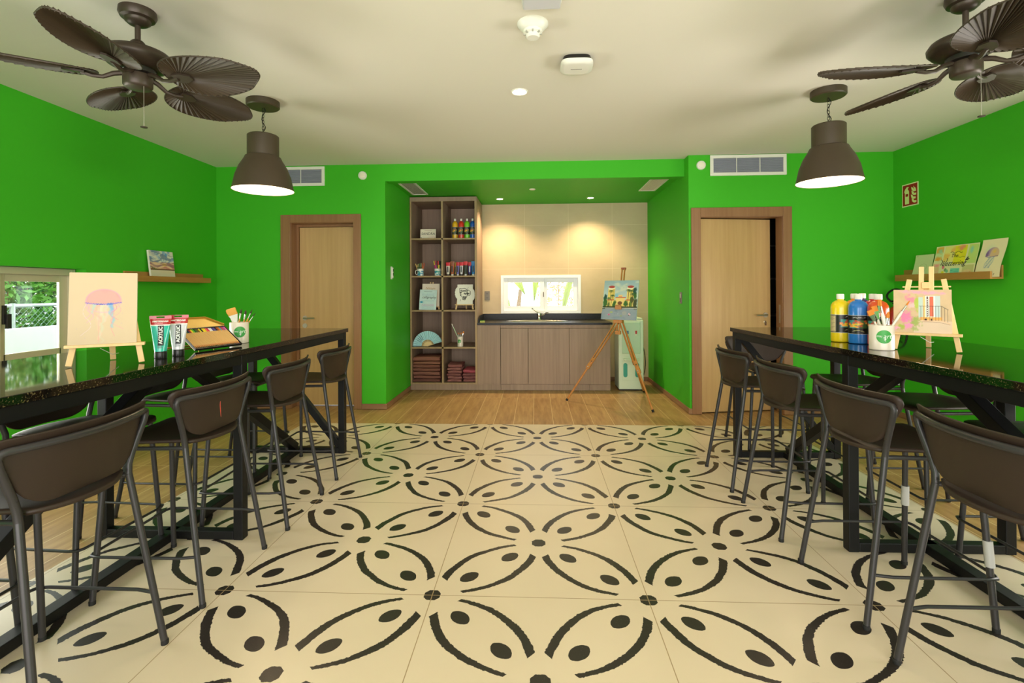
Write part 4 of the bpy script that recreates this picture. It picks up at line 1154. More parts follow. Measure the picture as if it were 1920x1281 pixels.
def balcony(a):
    a.c[:] = (200, 172, 134); n = vnoise(a.u, a.v, 7, 6); a.paint(n, (236, 200, 160), .5)
    a.paint((a.v < .28)*(a.u > .35), (226, 200, 180), .7)
    a.paint((a.v < .24)*(a.v > .20)*(a.u > .5), (240, 170, 130), .0)
    for k in range(5): a.ell(.20+.16*k, .955-.01*k, .12, .055, (240, 160, 190), .8, .6, 1.2, k)
    a.ell(.33, .78, .14, .12, (236, 130, 160), .85, .6, 1.4, 7); a.ell(.34, .64, .12, .08, (246, 190, 200), .7, .7, 1.2, 9)
    a.ell(.24, .36, .15, .16, (230, 120, 170), .85, .5, 1.6, 11); a.ell(.30, .18, .13, .13, (236, 140, 190), .85, .6, 1.6, 12); a.ell(.07, .10, .10, .06, (236, 160, 200), .8, .6, 1.4, 13)
    a.ell(.41, .70, .045, .18, (170, 196, 70), .85, .4, 1.2, 15); a.ell(.40, .27, .11, .13, (150, 170, 80), .85, .5, 1.5, 16); a.ell(.15, .13, .10, .10, (160, 180, 70), .85, .5, 1.5, 17); a.ell(.38, .09, .09, .08, (150, 170, 90), .7, .5, 1.5, 18)
    a.rect(.44, .515, .36, .83, (190, 206, 196)); a.rect(.52, .56, .36, .85, (250, 200, 130)); a.rect(.56, .72, .36, .86, (244, 240, 226)); a.rect(.575, .61, .38, .84, (110, 90, 90)); a.rect(.625, .70, .38, .84, (226, 110, 84)); a.rect(.72, .81, .36, .86, (196, 208, 206))
    for k in range(8): a.ell(.592, .42+.05*k, .010, .016, (240, 230, 220))
    a.rect(.47, .84, .30, .37, (246, 170, 90)); a.ell(.56, .31, .02, .03, (50, 40, 40)); a.ell(.66, .31, .015, .03, (50, 40, 40))
    a.line([(.45, .62), (.83, .62), (.94, .54)], .006, (60, 60, 60))
    for k in range(8): x = .48+.05*k; a.line([(x, .62), (x, .29)], .0035, (60, 60, 60))
    a.line([(.88, .58), (.88, .27)], .0035, (60, 60, 60)); a.line([(.93, .55), (.93, .26)], .004, (60, 60, 60))
    a.line([(.48, .285), (.86, .275), (.97, .22)], .012, (240, 190, 150)); a.line([(.50, .262), (.80, .25), (.97, .20)], .005, (150, 110, 90))
def resort(a):
    sk = np.clip((a.v-.5)*2, 0, 1)[:, None]; a.c = np.array((196, 216, 206.))*(1-sk)+np.array((150, 180, 184.))*sk
    a.paint((vnoise(a.u*.5, a.v*1.5, 7, 3)-.5)*5, (216, 220, 190), .8)
    a.ell(.40, .60, .12, .10, (120, 196, 216), .8, .9)
    Y_ = (232, 208, 110)
    for x in (.23, .78): a.rect(x-.10, x+.10, .33, .80, Y_); a.ell(x, .80, .11, .045, (244, 232, 190)); a.ell(x, .835, .10, .035, (176, 74, 60)); a.rect(x+.03, x+.10, .33, .78, (206, 180, 80), .6)
    a.rect(.10, .92, .33, .50, (238, 216, 120)); a.rect(.36, .64, .40, .56, (240, 210, 130)); a.rect(.36, .66, .555, .575, (196, 70, 50)); a.rect(.44, .56, .57, .63, (240, 200, 130)); a.rect(.46, .54, .585, .60, (200, 90, 60))
    a.rect(.12, .32, .485, .51, (206, 80, 60)); a.rect(.66, .90, .485, .51, (206, 80, 60)); a.ell(.50, .42, .07, .05, (120, 80, 50))
    G1, G2 = (50, 100, 40), (20, 70, 60)
    for x, y, rx, ry, c in ((.06, .55, .05, .12, G2), (.07, .42, .07, .14, G1), (.34, .40, .06, .11, G1), (.67, .40, .06, .11, G1), (.90, .72, .07, .11, G2), (.92, .60, .06, .12, G1), (.84, .50, .07, .09, (70, 90, 40)), (.93, .42, .07, .13, (60, 70, 40)), (.80, .38, .05, .08, (100, 130, 50)), (.17, .38, .04, .08, (90, 120, 50))):
        a.ell(x, y, rx, ry, c, .95, .4, .9, int(x*90))
    for x, y0, y1, dx in ((.20, .33, .74, .02), (.24, .33, .62, .03), (.15, .33, .55, .02), (.73, .33, .76, 0), (.78, .33, .74, .02), (.85, .33, .66, 0)):
        a.line([(x, y0), (x+dx, y1)], .006, (96, 60, 36))
        for q in range(8): an = q*PI/4+.3; a.line([(x+dx, y1), (x+dx+.07*math.cos(an), y1+.035*math.sin(an)-.02)], .008, (56, 96, 50), .9)
    a.rect(0, 1, .30, .335, (50, 60, 30)); a.rect(.08, 1, .285, .30, (236, 236, 220))
    a.paint((a.v < .285)*1.0, (70, 70, 40), 1); a.paint((a.v < .27)*1.0, (140, 156, 160), 1)
def palette_board(a):
    a.c[:] = (138, 158, 166); a.paint(vnoise(a.u, a.v, 9, 3), (158, 160, 170), .8); a.paint((vnoise(a.u, a.v, 5, 8)-.5)*3, (120, 146, 160), .7)
    a.ell(.66, .58, .07, .18, (170, 170, 160), .7); a.ell(.22, .45, .04, .08, (220, 130, 170), .9); a.ell(.22, .42, .02, .04, (180, 30, 70)); a.ell(.28, .66, .05, .08, (180, 190, 110), .8)
    a.ell(.80, .50, .035, .14, (226, 180, 190), .9); a.ell(.79, .42, .02, .05, (70, 60, 60)); a.ell(.82, .58, .012, .04, (60, 60, 60)); a.line([(.48, .5), (.485, .72)], .018, (220, 226, 226)); a.line([(.38, .3), (.40, .8), (.48, .55), (.56, .8), (.58, .3)], .01, (110, 130, 136), .7)
    a.ell(.57, .35, .04, .08, (150, 170, 110), .6)
def lettering_bg(a):
    a.c[:] = (226, 226, 170)
    blocks = [(.02, .19, .56, .97, (206, 224, 160), (240, 170, 60)), (.22, .47, .50, .97, (236, 226, 130), (240, 190, 90)), (.47, .74, .42, .97, (232, 216, 40), (222, 222, 30)), (.78, .99, .42, .97, (190, 220, 120), (200, 220, 110)), (.02, .17, .04, .46, (236, 196, 160), (220, 200, 130)), (.45, .66, .02, .30, (110, 206, 170), (120, 210, 180)), (.72, .97, .04, .38, (200, 200, 130), (226, 200, 140))]
    for x0, x1, y0, y1, c, d in blocks:
        a.rect(x0, x1, y0, y1, c); a.paint(((a.u > x0) & (a.u < x1) & (a.v > y0) & (a.v < y1))*np.clip((vnoise(a.u, a.v, 7, int(x0*99)+3)-.45)*5, 0, 1), d, .9)
    a.ell(.62, .90, .12, .10, (226, 130, 120), .8, .6, .9, 4); a.ell(.09, .62, .09, .09, (240, 160, 50), .8, .6, .8, 5); a.ell(.12, .84, .08, .10, (150, 210, 180), .8, .7, .7, 6)
    a.ell(.85, .82, .05, .14, (130, 206, 196), .7, .6); a.ell(.10, .40, .08, .05, (240, 130, 140), .7, .8); a.ell(.90, .14, .03, .07, (236, 120, 90), .8, .8, .4, 3)
    for x, y, c in ((.27, .34, (226, 110, 130)), (.33, .26, (110, 150, 100)), (.37, .22, (110, 190, 140)), (.27, .18, (226, 222, 40)), (.36, .08, (216, 220, 50)), (.31, .12, (240, 200, 120))): a.ell(x, y, .035, .055, c, .9)
    for k in range(4): a.line([(.46, .08+.05*k), (.64, .09+.05*k)], .004, (40, 120, 110), .7)
def jelly_purple(a):
    a.c[:] = (236, 226, 180); a.ell(.40, .70, .28, .20, (196, 216, 180), .6, .9)
    for k in range(12):
        x0 = .42+.022*k; P = [(x0-.012*q+.025*math.sin(q*.8+k), .53-.032*q) for q in range(10)]
        a.line(P, .008, (130, 160, 176), .6)
    m = np.sqrt(((a.u-.52)/.27)**2+((a.v-.60)/.19)**2); k = (1-m)/.1*(a.v > .54-.05*(a.u-.5))
    a.paint(k, (160, 130, 170), .9); a.paint(k*np.clip((a.u-.40)*3, 0, 1), (226, 190, 130), .8); a.ell(.58, .67, .09, .06, (236, 200, 70), .7, .9); a.paint(k*np.clip((.38-a.u)*6, 0, 1), (100, 70, 130), .8)
    a.line([(.27, .55), (.40, .52), (.60, .54), (.76, .55)], .012, (110, 90, 140), .7); a.line([(.78, .09), (.75, .05)], .008, (60, 60, 40))
def faint_sketch(a):
    a.c[:] = (204, 218, 160); m = np.sqrt(((a.u-.52)/.2)**2+((a.v-.50)/.12)**2); a.paint(1-np.abs(m-1)/.08, (150, 160, 110), .7)
    for k in range(4): a.line([(.36+.1*k, .40), (.33+.1*k, .12)], .008, (150, 160, 110), .5)
    a.line([(.06, .93), (.14, .96)], .008, (60, 70, 50), .8)
def sandra_card(a):
    a.c[:] = (238, 224, 200); a.paint(vnoise(a.u, a.v, 4, 2), (222, 214, 200), .6); a.paint((a.v < .3)*(a.u > .5)*.6, (236, 196, 186), .6); a.rect(.26, .74, .85, .89, (170, 130, 120), .7); a.ell(.06, .12, .03, .05, (90, 100, 70)); a.ell(.93, .10, .05, .05, (110, 110, 60), .8)
def calli_blue(a):
    a.c[:] = (196, 222, 222); a.paint(vnoise(a.u, a.v, 6, 3), (214, 230, 224), .6)
    a.ell(.13, .66-.28, .09, .05, (40, 150, 180), .95); a.paint(1-np.abs(np.sqrt(((a.u-.15)/.12)**2+((a.v-.38)/.06)**2)-1)/.1, (40, 110, 150), .6)
    a.rect(.24, .72, .90, .925, (60, 80, 90), .8)
    rng = np.random.RandomState(4)
    for y, c in ((.78, (170, 196, 206)), (.72, (150, 176, 190)), (.46, (150, 190, 200)), (.26, (206, 160, 190)), (.22, (190, 150, 190)), (.16, (150, 170, 190)), (.08, (150, 180, 196))):
        P = []; 
        for k in range(22): P.append((.14+.034*k, y+(.035 if k % 2 else -.03)*(.5+rng.rand())))
        a.line(P, .006, c, .7)
def calli_cream(a):
    a.c[:] = (240, 228, 204); a.paint(vnoise(a.u, a.v, 4, 12), (232, 214, 200), .5); a.line([(.2, .80), (.26, .84), (.30, .79), (.38, .83), (.42, .79), (.50, .82), (.56, .79), (.66, .81), (.74, .79)], .010, (190, 150, 70), .9); a.line([(.24, .77), (.6, .76)], .006, (150, 130, 100), .6)
def carnival_board(a):
    a.c[:] = (240, 238, 224)
    def blob(P, w=.014, fill=None):
        a.line(P+[P[0]], w, (30, 30, 30))
    a.ell(.43, .63, .24, .20, (60, 60, 60), .0)
    blob([(.15, .80), (.30, .78), (.46, .81), (.62, .74), (.68, .60), (.62, .40), (.50, .22), (.36, .24), (.30, .40), (.20, .44), (.16, .60)], .016)
    blob([(.58, .66), (.70, .72), (.84, .64), (.86, .52), (.78, .44), (.66, .46)], .014)
    rng = np.random.RandomState(9)
    for y, x0, x1 in ((.70, .22, .58), (.66, .2, .56), (.55, .42, .80), (.52, .44, .78), (.38, .36, .60), (.34, .38, .56), (.29, .40, .52)):
        a.line([(x0+(x1-x0)*k/9, y+(.03 if k % 2 else -.03)*rng.rand()*1.4) for k in range(10)], .013, (34, 34, 34), .9)
    a.line([(.18, .52), (.24, .46), (.30, .50)], .012, (30, 30, 30)); a.ell(.23, .58, .05, .04, (40, 40, 40)); a.line([(.70, .85), (.66, .76)], .008, (30, 30, 30)); a.line([(.22, .24), (.18, .16)], .010, (30, 30, 30))

# left table easel with the pink jellyfish
EL = (-1.737, 1.936)
table_easel((EL[0], EL[1], TZ), 34.7, 'small pine easel on the left table holding the pink jellyfish canvas', cz=.088, mast=.372)
c, s_n = math.cos(R(34.7)), math.sin(R(34.7))
art_thing('jellyfish_canvas', .216, .290, .018, 110, 130, jelly_pink, 'cream canvas with a pink and blue watercolour jellyfish on the left easel', 'painting',
  (EL[0]-.008*c+.022*s_n, EL[1]-.008*s_n-.022*c, TZ+.0885), 34.7)
# right table easel with the balcony
ER = (1.812, 2.402)
table_easel((ER[0], ER[1], TZ), -40.2, 'small pine easel on the right table holding the balcony painting', cz=.085, mast=.395)
c, s_n = math.cos(R(-40.2)), math.sin(R(-40.2))
art_thing('balcony_canvas', .210, .203, .018, 160, 124, balcony, 'landscape canvas of a balcony with pink blossom on the right easel', 'painting',
  (ER[0]-.012*c+.018*s_n, ER[1]-.012*s_n-.018*c, TZ+.0855), -36)

# ---- paint tubes on the left table
def big_tube(loc, rz, label, col, tilt=0):
    t = thing('paint_tube', label, 'paint tube', loc, R(rz))
    m = mat('tube_%d_%d_%d' % col, col, .25, coat=.4)
    MB().lathe([(.0225, 0), (.0235, .002), (.0235, .030), (.022, .033)], 28).build('screw_cap', BLACKP, t, smooth=40)
    def body(z0, z1, n=9, off=0):
        rings = []
        b = MB()
        for i in range(n):
            f_ = i/(n-1); z = z0+(z1-z0)*f_; q = (z-.033)/(.190-.033)
            rx = .0235+.0175*q; ry = .0235*(1-q)**.8+.0012
            rings.append([b.b.verts.new(((rx+off)*math.cos(2*PI*k/36), (ry+off)*math.sin(2*PI*k/36), z)) for k in range(36)])
        for A, B in zip(rings, rings[1:]):
            for k in range(36): b._f([A[k], A[(k+1) % 36], B[(k+1) % 36], B[k]])
        b._f(rings[0][::-1]); b._f(rings[-1]); return b
    body(.033, .146).build('tube_body', m, t, smooth=60)
    body(.146, .151, 3, .0001).build('white_band', WHITEP, t, smooth=60)
    rd = mat('tube_red', (176, 12, 22), .3, coat=.3)
    body(.151, .176, 4).build('red_crimp', rd, t, smooth=60)
    b = MB(); b.box(-.0405, -.0150, -.0016, .0016, .176, .190).box(.0150, .0405, -.0016, .0016, .176, .190).box(-.0150, .0150, -.0016, .0016, .176, .180).box(-.0150, .0150, -.0016, .0016, .187, .190)
    b.build('hang_tab', rd, t)
    def fy(z): q = (z-.033)/(.190-.033); return -(.0235*(1-q)**.8+.0012)
    tl = math.atan2(fy(.140)-fy(.070), .070)
    M = Matrix.Translation((.002, fy(.103)-.0026, .103)) @ Matrix.Rotation(-tl, 4, 'X')
    b = MB().box(-.0105, .0105, 0, .0010, -.043, .044).xf(M); b.build('black_label', BLACKI, t)
    M2 = Matrix.Translation((.002, fy(.103)-.0030, .104)) @ Matrix.Rotation(-tl, 4, 'X') @ Matrix.Rotation(R(-90), 4, 'Y')
    text('ACRYLIC', .0190, WHITEI, t, M2, 'acrylic_lettering', sx=1.0, bold=.0006)
    M3 = Matrix.Translation((0, fy(.164)-.0022, .165)) @ Matrix.Rotation(-.14, 4, 'X')
    text('AMSTERDAM', .0088, WHITEI, t, M3, 'brand_lettering', sx=1.15, bold=.0003)
    M4 = Matrix.Translation((0, fy(.157)-.0022, .158)) @ Matrix.Rotation(-.14, 4, 'X')
    b = MB().box(-.010, .010, -.0002, .0002, -.002, .0005).xf(M4); b.build('small_print', mat('pale_pink_print', (236, 170, 170), .5), t)
    b = MB()
    for k in range(5): b.box(-.010, .010-.002*(k % 3), fy(.062)-.0018, fy(.062)-.0014, .048+.0035*k, .0495+.0035*k)
    b.build('fine_print', mat('print_grey_dark', (70, 80, 80), .5), t)
    b = MB()
    for k in range(18): an = 2*PI*k/18; b.box(.0232, .0240, -.0010, .0010, .004, .028, Matrix.Rotation(an, 4, 'Z'))
    b.build('cap_ridges', BLACKP, t)
    return t
big_tube((-1.664, 2.135, TZ), 33, 'turquoise acrylic paint tube standing on its cap, left of the two', (50, 186, 166))
big_tube((-1.640, 2.212, TZ), 30, 'pale grey acrylic paint tube standing on its cap, right of the two', (206, 206, 212))

# ---- pencil tin
PT = thing('pencil_tin', 'open metal tin of coloured pencils propped up on the left table', 'pencil tin', (-1.640, 2.508, TZ), R(74))
# local: x along the front edge (to the right seen from camera), y away, z up
tw, tdp, an = .275, .158, 37
TINM = mat('tin_gold_metal', (196, 160, 84), .3, metal=.75); TINK = mat('tin_tray_black', (20, 18, 18), .5); TINO = mat('tin_outer_grey', (120, 112, 84), .3, metal=.7)
MT = Matrix.Translation((0, 0, .004)) @ Matrix.Rotation(R(an), 4, 'X')
b = MB().box(-tw/2, tw/2, 0, tdp, 0, .002); b.xf(MT).build('tray', TINO, PT)
b = MB().box(-tw/2, tw/2, 0, .004, .002, .012).box(-tw/2, tw/2, tdp-.004, tdp, .002, .012).box(-tw/2, -tw/2+.004, .004, tdp-.004, .002, .012).box(tw/2-.004, tw/2, .004, tdp-.004, .002, .012)
b.xf(MT).build('tray_rim', TINK, PT)
b = MB().box(-tw/2+.004, tw/2-.004, .004, tdp-.004, .002, .004).xf(MT); b.build('tray_liner', TINK, PT)
ML = MT @ Matrix.Translation((0, tdp, .010)) @ Matrix.Rotation(R(-22), 4, 'X')
b = MB().box(-tw/2, tw/2, .003, .150, 0, .0015); b.xf(ML).build('lid', mat('lid_gold', (226, 186, 96), .45, metal=.25), PT)
b = MB().box(-tw/2, tw/2, .146, .150, .0015, .012).box(-tw/2, -tw/2+.004, .003, .146, .0015, .012).box(tw/2-.004, tw/2, .003, .146, .0015, .012)
b.xf(ML).build('lid_rim', TINM, PT)
b = MB(); e = MT @ Vector((0, tdp, -.002)); f = ML @ Vector((0, .14, -.002))
b.tube([(-.10, e.y, e.z), (-.10, e.y+.035, .002), (.10, e.y+.035, .002), (.10, e.y, e.z)], .003, 8)
b.tube([(-.11, f.y, f.z), (-.11, f.y+.03, .002), (.11, f.y+.03, .002), (.11, f.y, f.z)], .003, 8)
b.build('wire_stand', TINM, PT, smooth=50)
pc = [(240, 200, 170), (230, 120, 50), (230, 130, 60), (20, 90, 60), (20, 30, 70), (170, 30, 40), (240, 210, 40), (120, 200, 50), (20, 100, 50), (90, 110, 40), (140, 100, 30), (240, 230, 60), (20, 20, 24), (250, 230, 50), (244, 214, 40), (240, 110, 110), (220, 60, 90), (244, 240, 236), (230, 226, 230), (70, 50, 130), (90, 80, 170), (24, 24, 40), (170, 80, 30), (210, 120, 40), (60, 150, 190), (220, 60, 40), (150, 90, 180), (240, 110, 170)]
PWD = mat('pencil_wood_barrel', (226, 182, 118), .45); PTP = mat('pencil_sharpened_wood', (222, 156, 92), .6)
npc = len(pc); MTp = Matrix.Translation(PT.location) @ ROT(74) @ MT
MTp = Matrix.LocRotScale(PT.location, Euler((0, 0, R(74))), None) @ MT
b = MB(); b.lathe([(.0036, .020), (.0036, .124)], 8); 
for k, c in enumerate(pc):
    x = -tw/2+.010+(tw-.020)*k/(npc-1)
    t = thing('colour_pencil', 'coloured pencil lying in the open tin on the left table', 'pencil', (0, 0, 0), 0, 'coloured pencils in the open tin')
    t.matrix_world = MTp @ Matrix.Translation((x, .008, .0078)) @ Matrix.Rotation(R(-90), 4, 'X')
    if k == 0:
        base_pc = [MB().lathe([(.0036, .018), (.0036, .116)], 8).build('barrel', PWD, t), MB().lathe([(.0008, .004), (.0036, .018)], 8).build('sharpened_cone', PTP, t)]
    else:
        for o in base_pc: cc = o.copy(); COL.objects.link(cc); cc.parent = t
    m = mat('pencil_%d_%d_%d' % c, c, .4)
    MB().lathe([(.0037, .116), (.0037, .142), (.003, .143)], 8).build('painted_end', m, t)
    MB().lathe([(.0002, 0), (.0009, .004)], 6).build('lead', m, t)

# ================================================================== wall ledges and their papers
def ledge(name, label, xw, sgn, y0, y1, z0, bz, endcap=None):
    """sgn: +1 shelf on right wall (looks to -x)"""
    t = thing(name, label, 'shelf', (xw, (y0+y1)/2, z0))
    L = (y1-y0)/2; d = .100; s = -sgn
    a, c = sorted((0, s*d)); MB().box(a, c, -L, L, 0, .014).build('base_board', LEDGE, t, bevel=.001)
    a, c = sorted((s*d, s*(d-.014))); MB().box(a, c, -L, L, .014, .060 if sgn > 0 else .050).build('front_lip', LEDGE, t, bevel=.001)
    a, c = sorted((0, s*.014)); MB().box(a, c, -L, L, .014, bz).build('back_board', LEDGE, t, bevel=.001)
    return t
ledge('picture_ledge', 'long oak picture ledge on the right wall holding three curled papers', XR, 1, 4.035, 5.06, 1.352, .108)
ledge('picture_ledge', 'oak picture ledge on the left wall holding one small sunset canvas', XL, -1, 4.10, 5.11, 1.380, .090)
def curl(am, tw=0): return lambda u, v: am*(np.sin(v*PI*1.0)*.0+ (1-v)**2*-.9+ .35*v**2) + tw*(u-.5)*v
# right wall papers: local -y faces the room (-x) -> rotz = -90
def wallpaper(name, w, h, nx, nz, fn, label, x, y, z, bend, lean=.0, edge=(236, 230, 200), rz=-90, cat='drawing'):
    return art_thing(name, w, h, .0006, nx, nz, fn, label, cat, (x, y, z), rz, lean, PAPER, edge, bend)
pz = 1.352+.0145
bL = lambda u, v: .030*np.cos(v*PI*1.1)*-1+.012*(u-.5)
lp = wallpaper('lettering_sheet', .435, .285, 150, 96, lettering_bg, 'colourful curled sheet with brush lettering on the right wall ledge', 3.575, 4.425, pz, lambda u, v: -.028*np.cos(v*2.6)+.006)
def lp_text(body, x, z, size, nm='lettering', shear=.2, sxx=1):
    v = z/.285; y = -.028*math.cos(v*2.6)+.006
    dy = .028*2.6/.285*math.sin(v*2.6)
    text(body, size, BLACKI, lp, Matrix.Translation((x, y-.0018, z)) @ Matrix.Rotation(-math.atan(dy), 4, 'X'), nm, shear, sxx)
lp_text('The', -.005, .193, .046); lp_text('Lettering', .0, .128, .066, shear=.35)
def lp_stroke(pts, r=.0016, name='ink_flourish'):
    b = MB(); P = []
    for x, z in pts: v = z/.285; P.append((x, -.028*math.cos(v*2.6)+.006-.001, z))
    b.tube(P, r, 5); b.build(name, BLACKI, lp)
lp_stroke([(-.055+.011*k, .222+.006*math.sin(k*1.1)) for k in range(12)]); lp_stroke([(.02+.010*k, .178+.004*math.sin(k*1.3)) for k in range(9)], .0012)
lp_stroke([(-.13, .115), (-.115, .150), (-.135, .165)], .0025); lp_stroke([(.115, .145), (.135, .175)], .004); lp_stroke([(.128, .150), (.148, .160)], .004); lp_stroke([(-.095, .118), (-.07, .158), (-.075, .175)], .002)
wallpaper('jellyfish_sheet', .215, .300, 84, 116, jelly_purple, 'curled sheet with a purple jellyfish at the near end of the right ledge', 3.580, 4.085, pz, lambda u, v: -.036*np.cos(v*2.8)+.002)
wallpaper('sketch_sheet', .215, .225, 60, 64, faint_sketch, 'pale green curled sheet with a faint sketch, leftmost on the right ledge', 3.580, 4.768, pz, lambda u, v: -.040*(1-v)**1.6+.014*v)
art_thing('sunset_canvas', .30, .275, .018, 110, 104, sunset, 'small canvas of a sunset over water leaning on the left wall ledge', 'painting', (XL+.062, 4.495, 1.380+.0165), 90, .12)

# fire safety
t = thing('fire_sign', 'red fire extinguisher sign with white pictograms on the right wall', 'sign', (XR, 4.988, 2.188), R(-90))
h_, w_ = .110, .104
MB().box(-w_, w_, -.003, 0, -h_, h_).build('sign_board', mat('sign_pale_rim', (226, 232, 176), .5), t)
MB().box(-w_+.010, w_-.010, -.0036, -.003, -h_+.010, h_-.010).build('red_field', mat('sign_red', (150, 14, 24), .5), t)
SW = mat('sign_pale_figure', (216, 226, 150), .5); y = -.0042
b = MB(); b.poly([(-.064, y, -.086), (-.012, y, -.086), (-.012, y, .036), (-.022, y, .052), (-.028, y, .056), (-.028, y, .064), (-.016, y, .070), (-.016, y, .078), (-.040, y, .080), (-.062, y, .060), (-.078, y, .030), (-.074, y, .026), (-.056, y, .048), (-.064, y, .036)], (0, .0008, 0)); b.build('extinguisher_pictogram', SW, t)
MB().box(-.056, -.022, y-.0005, y, -.012, .014).build('red_band', MATS['sign_red'], t)
b = MB()
for k, (x0, z0) in enumerate(((.018, .070), (.020, .034), (.012, .0), (.022, -.038))):
    b.poly([(x0, y, z0), (x0+.006, y, z0-.030), (x0+.030, y, z0-.048), (x0+.060, y, z0-.046), (x0+.060, y, z0-.028), (x0+.034, y, z0-.026), (x0+.018, y, z0-.008)], (0, .0008, 0))
b.poly([(.046, y, .078), (.050, y, .050), (.074, y, .034), (.074, y, .052), (.058, y, .062)], (0, .0008, 0))
b.build('flame_pictogram', SW, t)
t = thing('fire_extinguisher', 'red fire extinguisher with black hose on the right wall behind the bottles', 'fire extinguisher', (3.535, 5.06, .62))
MB().lathe([(.068, 0), (.075, .012), (.075, .40), (.066, .445), (.040, .475), (.022, .485), (.020, .510)], 32).build('cylinder', mat('extinguisher_red', (176, 18, 22), .25, coat=.5), t, smooth=40)
MB().lathe([(.0757, .12), (.0757, .30)], 32, capb=False, capt=False).build('label_band', mat('extinguisher_label', (226, 222, 214), .5), t, smooth=40)
b = MB().box(-.016, .016, -.05, .03, .508, .545); b.bar((0, .02, .55), (0, -.085, .60), .02, .008); b.bar((0, .02, .54), (0, -.08, .555), .02, .008); b.build('valve_handle', BLACKP, t, bevel=.003)
MB().lathe([(.018, 0), (.018, .008)], 16, (-.022, -.02, .52)).build('pressure_gauge', CHROME, t)
b = MB(); P = [(-.02, .03, .53), (-.03, .09, .57), (-.035, .06, .62), (-.035, -.02, .655), (-.035, -.10, .655), (-.035, -.17, .61), (-.035, -.205, .50), (-.035, -.205, .36), (-.035, -.190, .20), (-.035, -.178, .10)]
Q = []
for i in range(len(P)-1):
    for f_ in (0, .33, .66): Q.append(tuple(P[i][j]*(1-f_)+P[i+1][j]*f_ for j in range(3)))
for _ in range(3): Q = [Q[0]]+[tuple((Q[i-1][j]+2*Q[i][j]+Q[i+1][j])/4 for j in range(3)) for i in range(1, len(Q)-1)]+[Q[-1]]
b.tube(Q, .0095, 10); b.build('hose', BLACKR, t, smooth=60)
MB().box(.05, .093, -.02, .02, .25, .42).build('wall_bracket', BLACKP, t)

# ================================================================== things in the bookcase
yb = 6.50
o = art_thing('name_card', .205, .132, .004, 40, 26, sandra_card, 'cream card lettered with a name in the top left cubby', 'card', (-1.410, yb, SHZ[4]), 0, .06, PAPER)
text('SANDRA', .046, BLACKI, o, Matrix.Translation((.0, -.0008, .070)), shear=.1, sx=1.0)
# mugs with pens
MUGW = mat('mug_white', (236, 236, 228), .25)
def mug_art(seed):
    def fn(a):
        a.c[:] = (238, 238, 230); n = vnoise(a.u*2, a.v, 6, seed)
        a.paint((n-.45)*8*(a.v < .75), (30, 130, 180), .9); a.paint((vnoise(a.u*2, a.v, 5, seed+4)-.58)*9*(a.v < .8), (20, 150, 130), .8)
    return fn
def mug(x, label, seed, hs):
    t = thing('mug', label, 'mug', (x, yb-.01, SHZ[3]))
    MB().lathe([(.038, 0), (.041, .004), (.041, .095), (.038, .095), (.038, .006), (0, .005)], 36, capt=False).build('mug_body', MUGW, t, smooth=40)
    wrapped_label('painted_band', .0414, .004, .088, -270, 90, mug_art(seed), t, n=72, nz=20)
    MB().tube([(hs*.040, 0, .078), (hs*.058, 0, .076), (hs*.068, 0, .055), (hs*.066, 0, .032), (hs*.052, 0, .020), (hs*.040, 0, .020)], .0055, 8).build('mug_handle', MUGW, t, smooth=60)
mug(-1.511, 'white and blue painted mug of green pencils in the bookcase', 5, -1)
mug(-1.283, 'white mug with teal and blue pattern holding markers in the bookcase', 11, 1)
def stick(name, cat, p0, p1, r, col, tipc, label, group):
    t = thing(name, label, cat, p0, 0, group); d = Vector(p1)-Vector(p0); L = d.length
    M = d.to_track_quat('Z', 'Y').to_matrix().to_4x4()
    MB().lathe([(r, 0), (r, L*.72)], 8).xf(M).build('barrel', mat('st_%d_%d_%d' % col, col, .4), t, smooth=40)
    MB().lathe([(r*1.05, L*.72), (r*1.05, L)], 8).xf(M).build('cap', mat('st_%d_%d_%d' % tipc, tipc, .4), t, smooth=40)
rng = random.Random(3)
for k, (dx, c, tc_) in enumerate(((-.065, (214, 170, 90), (240, 200, 120)), (-.045, (40, 130, 70), (220, 190, 120)), (-.025, (30, 110, 60), (200, 210, 140)), (-.008, (40, 130, 60), (60, 150, 80)), (.012, (120, 160, 60), (200, 200, 150)), (.035, (226, 110, 30), (240, 130, 40)), (.055, (230, 120, 40), (216, 70, 30)))):
    stick('pencil', 'pencil', (-1.511+dx*.25, yb-.01+rng.uniform(-.015, .015), SHZ[3]+.008), (-1.511+dx, yb-.01+rng.uniform(-.02, .01), SHZ[3]+.165+rng.uniform(-.008, .01)), .0038, c, tc_, 'pencil standing in the blue painted mug in the bookcase', 'pencils in the left mug')
for k, (dx, c, tc_) in enumerate(((-.050, (180, 40, 110), (236, 220, 60)), (-.026, (206, 40, 130), (190, 30, 50)), (-.004, (40, 40, 60), (150, 20, 40)), (.010, (240, 220, 70), (230, 90, 90)), (.030, (240, 226, 80), (30, 40, 50)), (.048, (30, 60, 70), (24, 30, 40)))):
    stick('marker', 'marker', (-1.283+dx*.3, yb-.01+rng.uniform(-.015, .015), SHZ[3]+.008), (-1.283+dx, yb-.01+rng.uniform(-.02, .01), SHZ[3]+.195+rng.uniform(-.004, .006)), .0065, c, tc_, 'marker pen standing in the teal patterned mug in the bookcase', 'markers in the right mug')
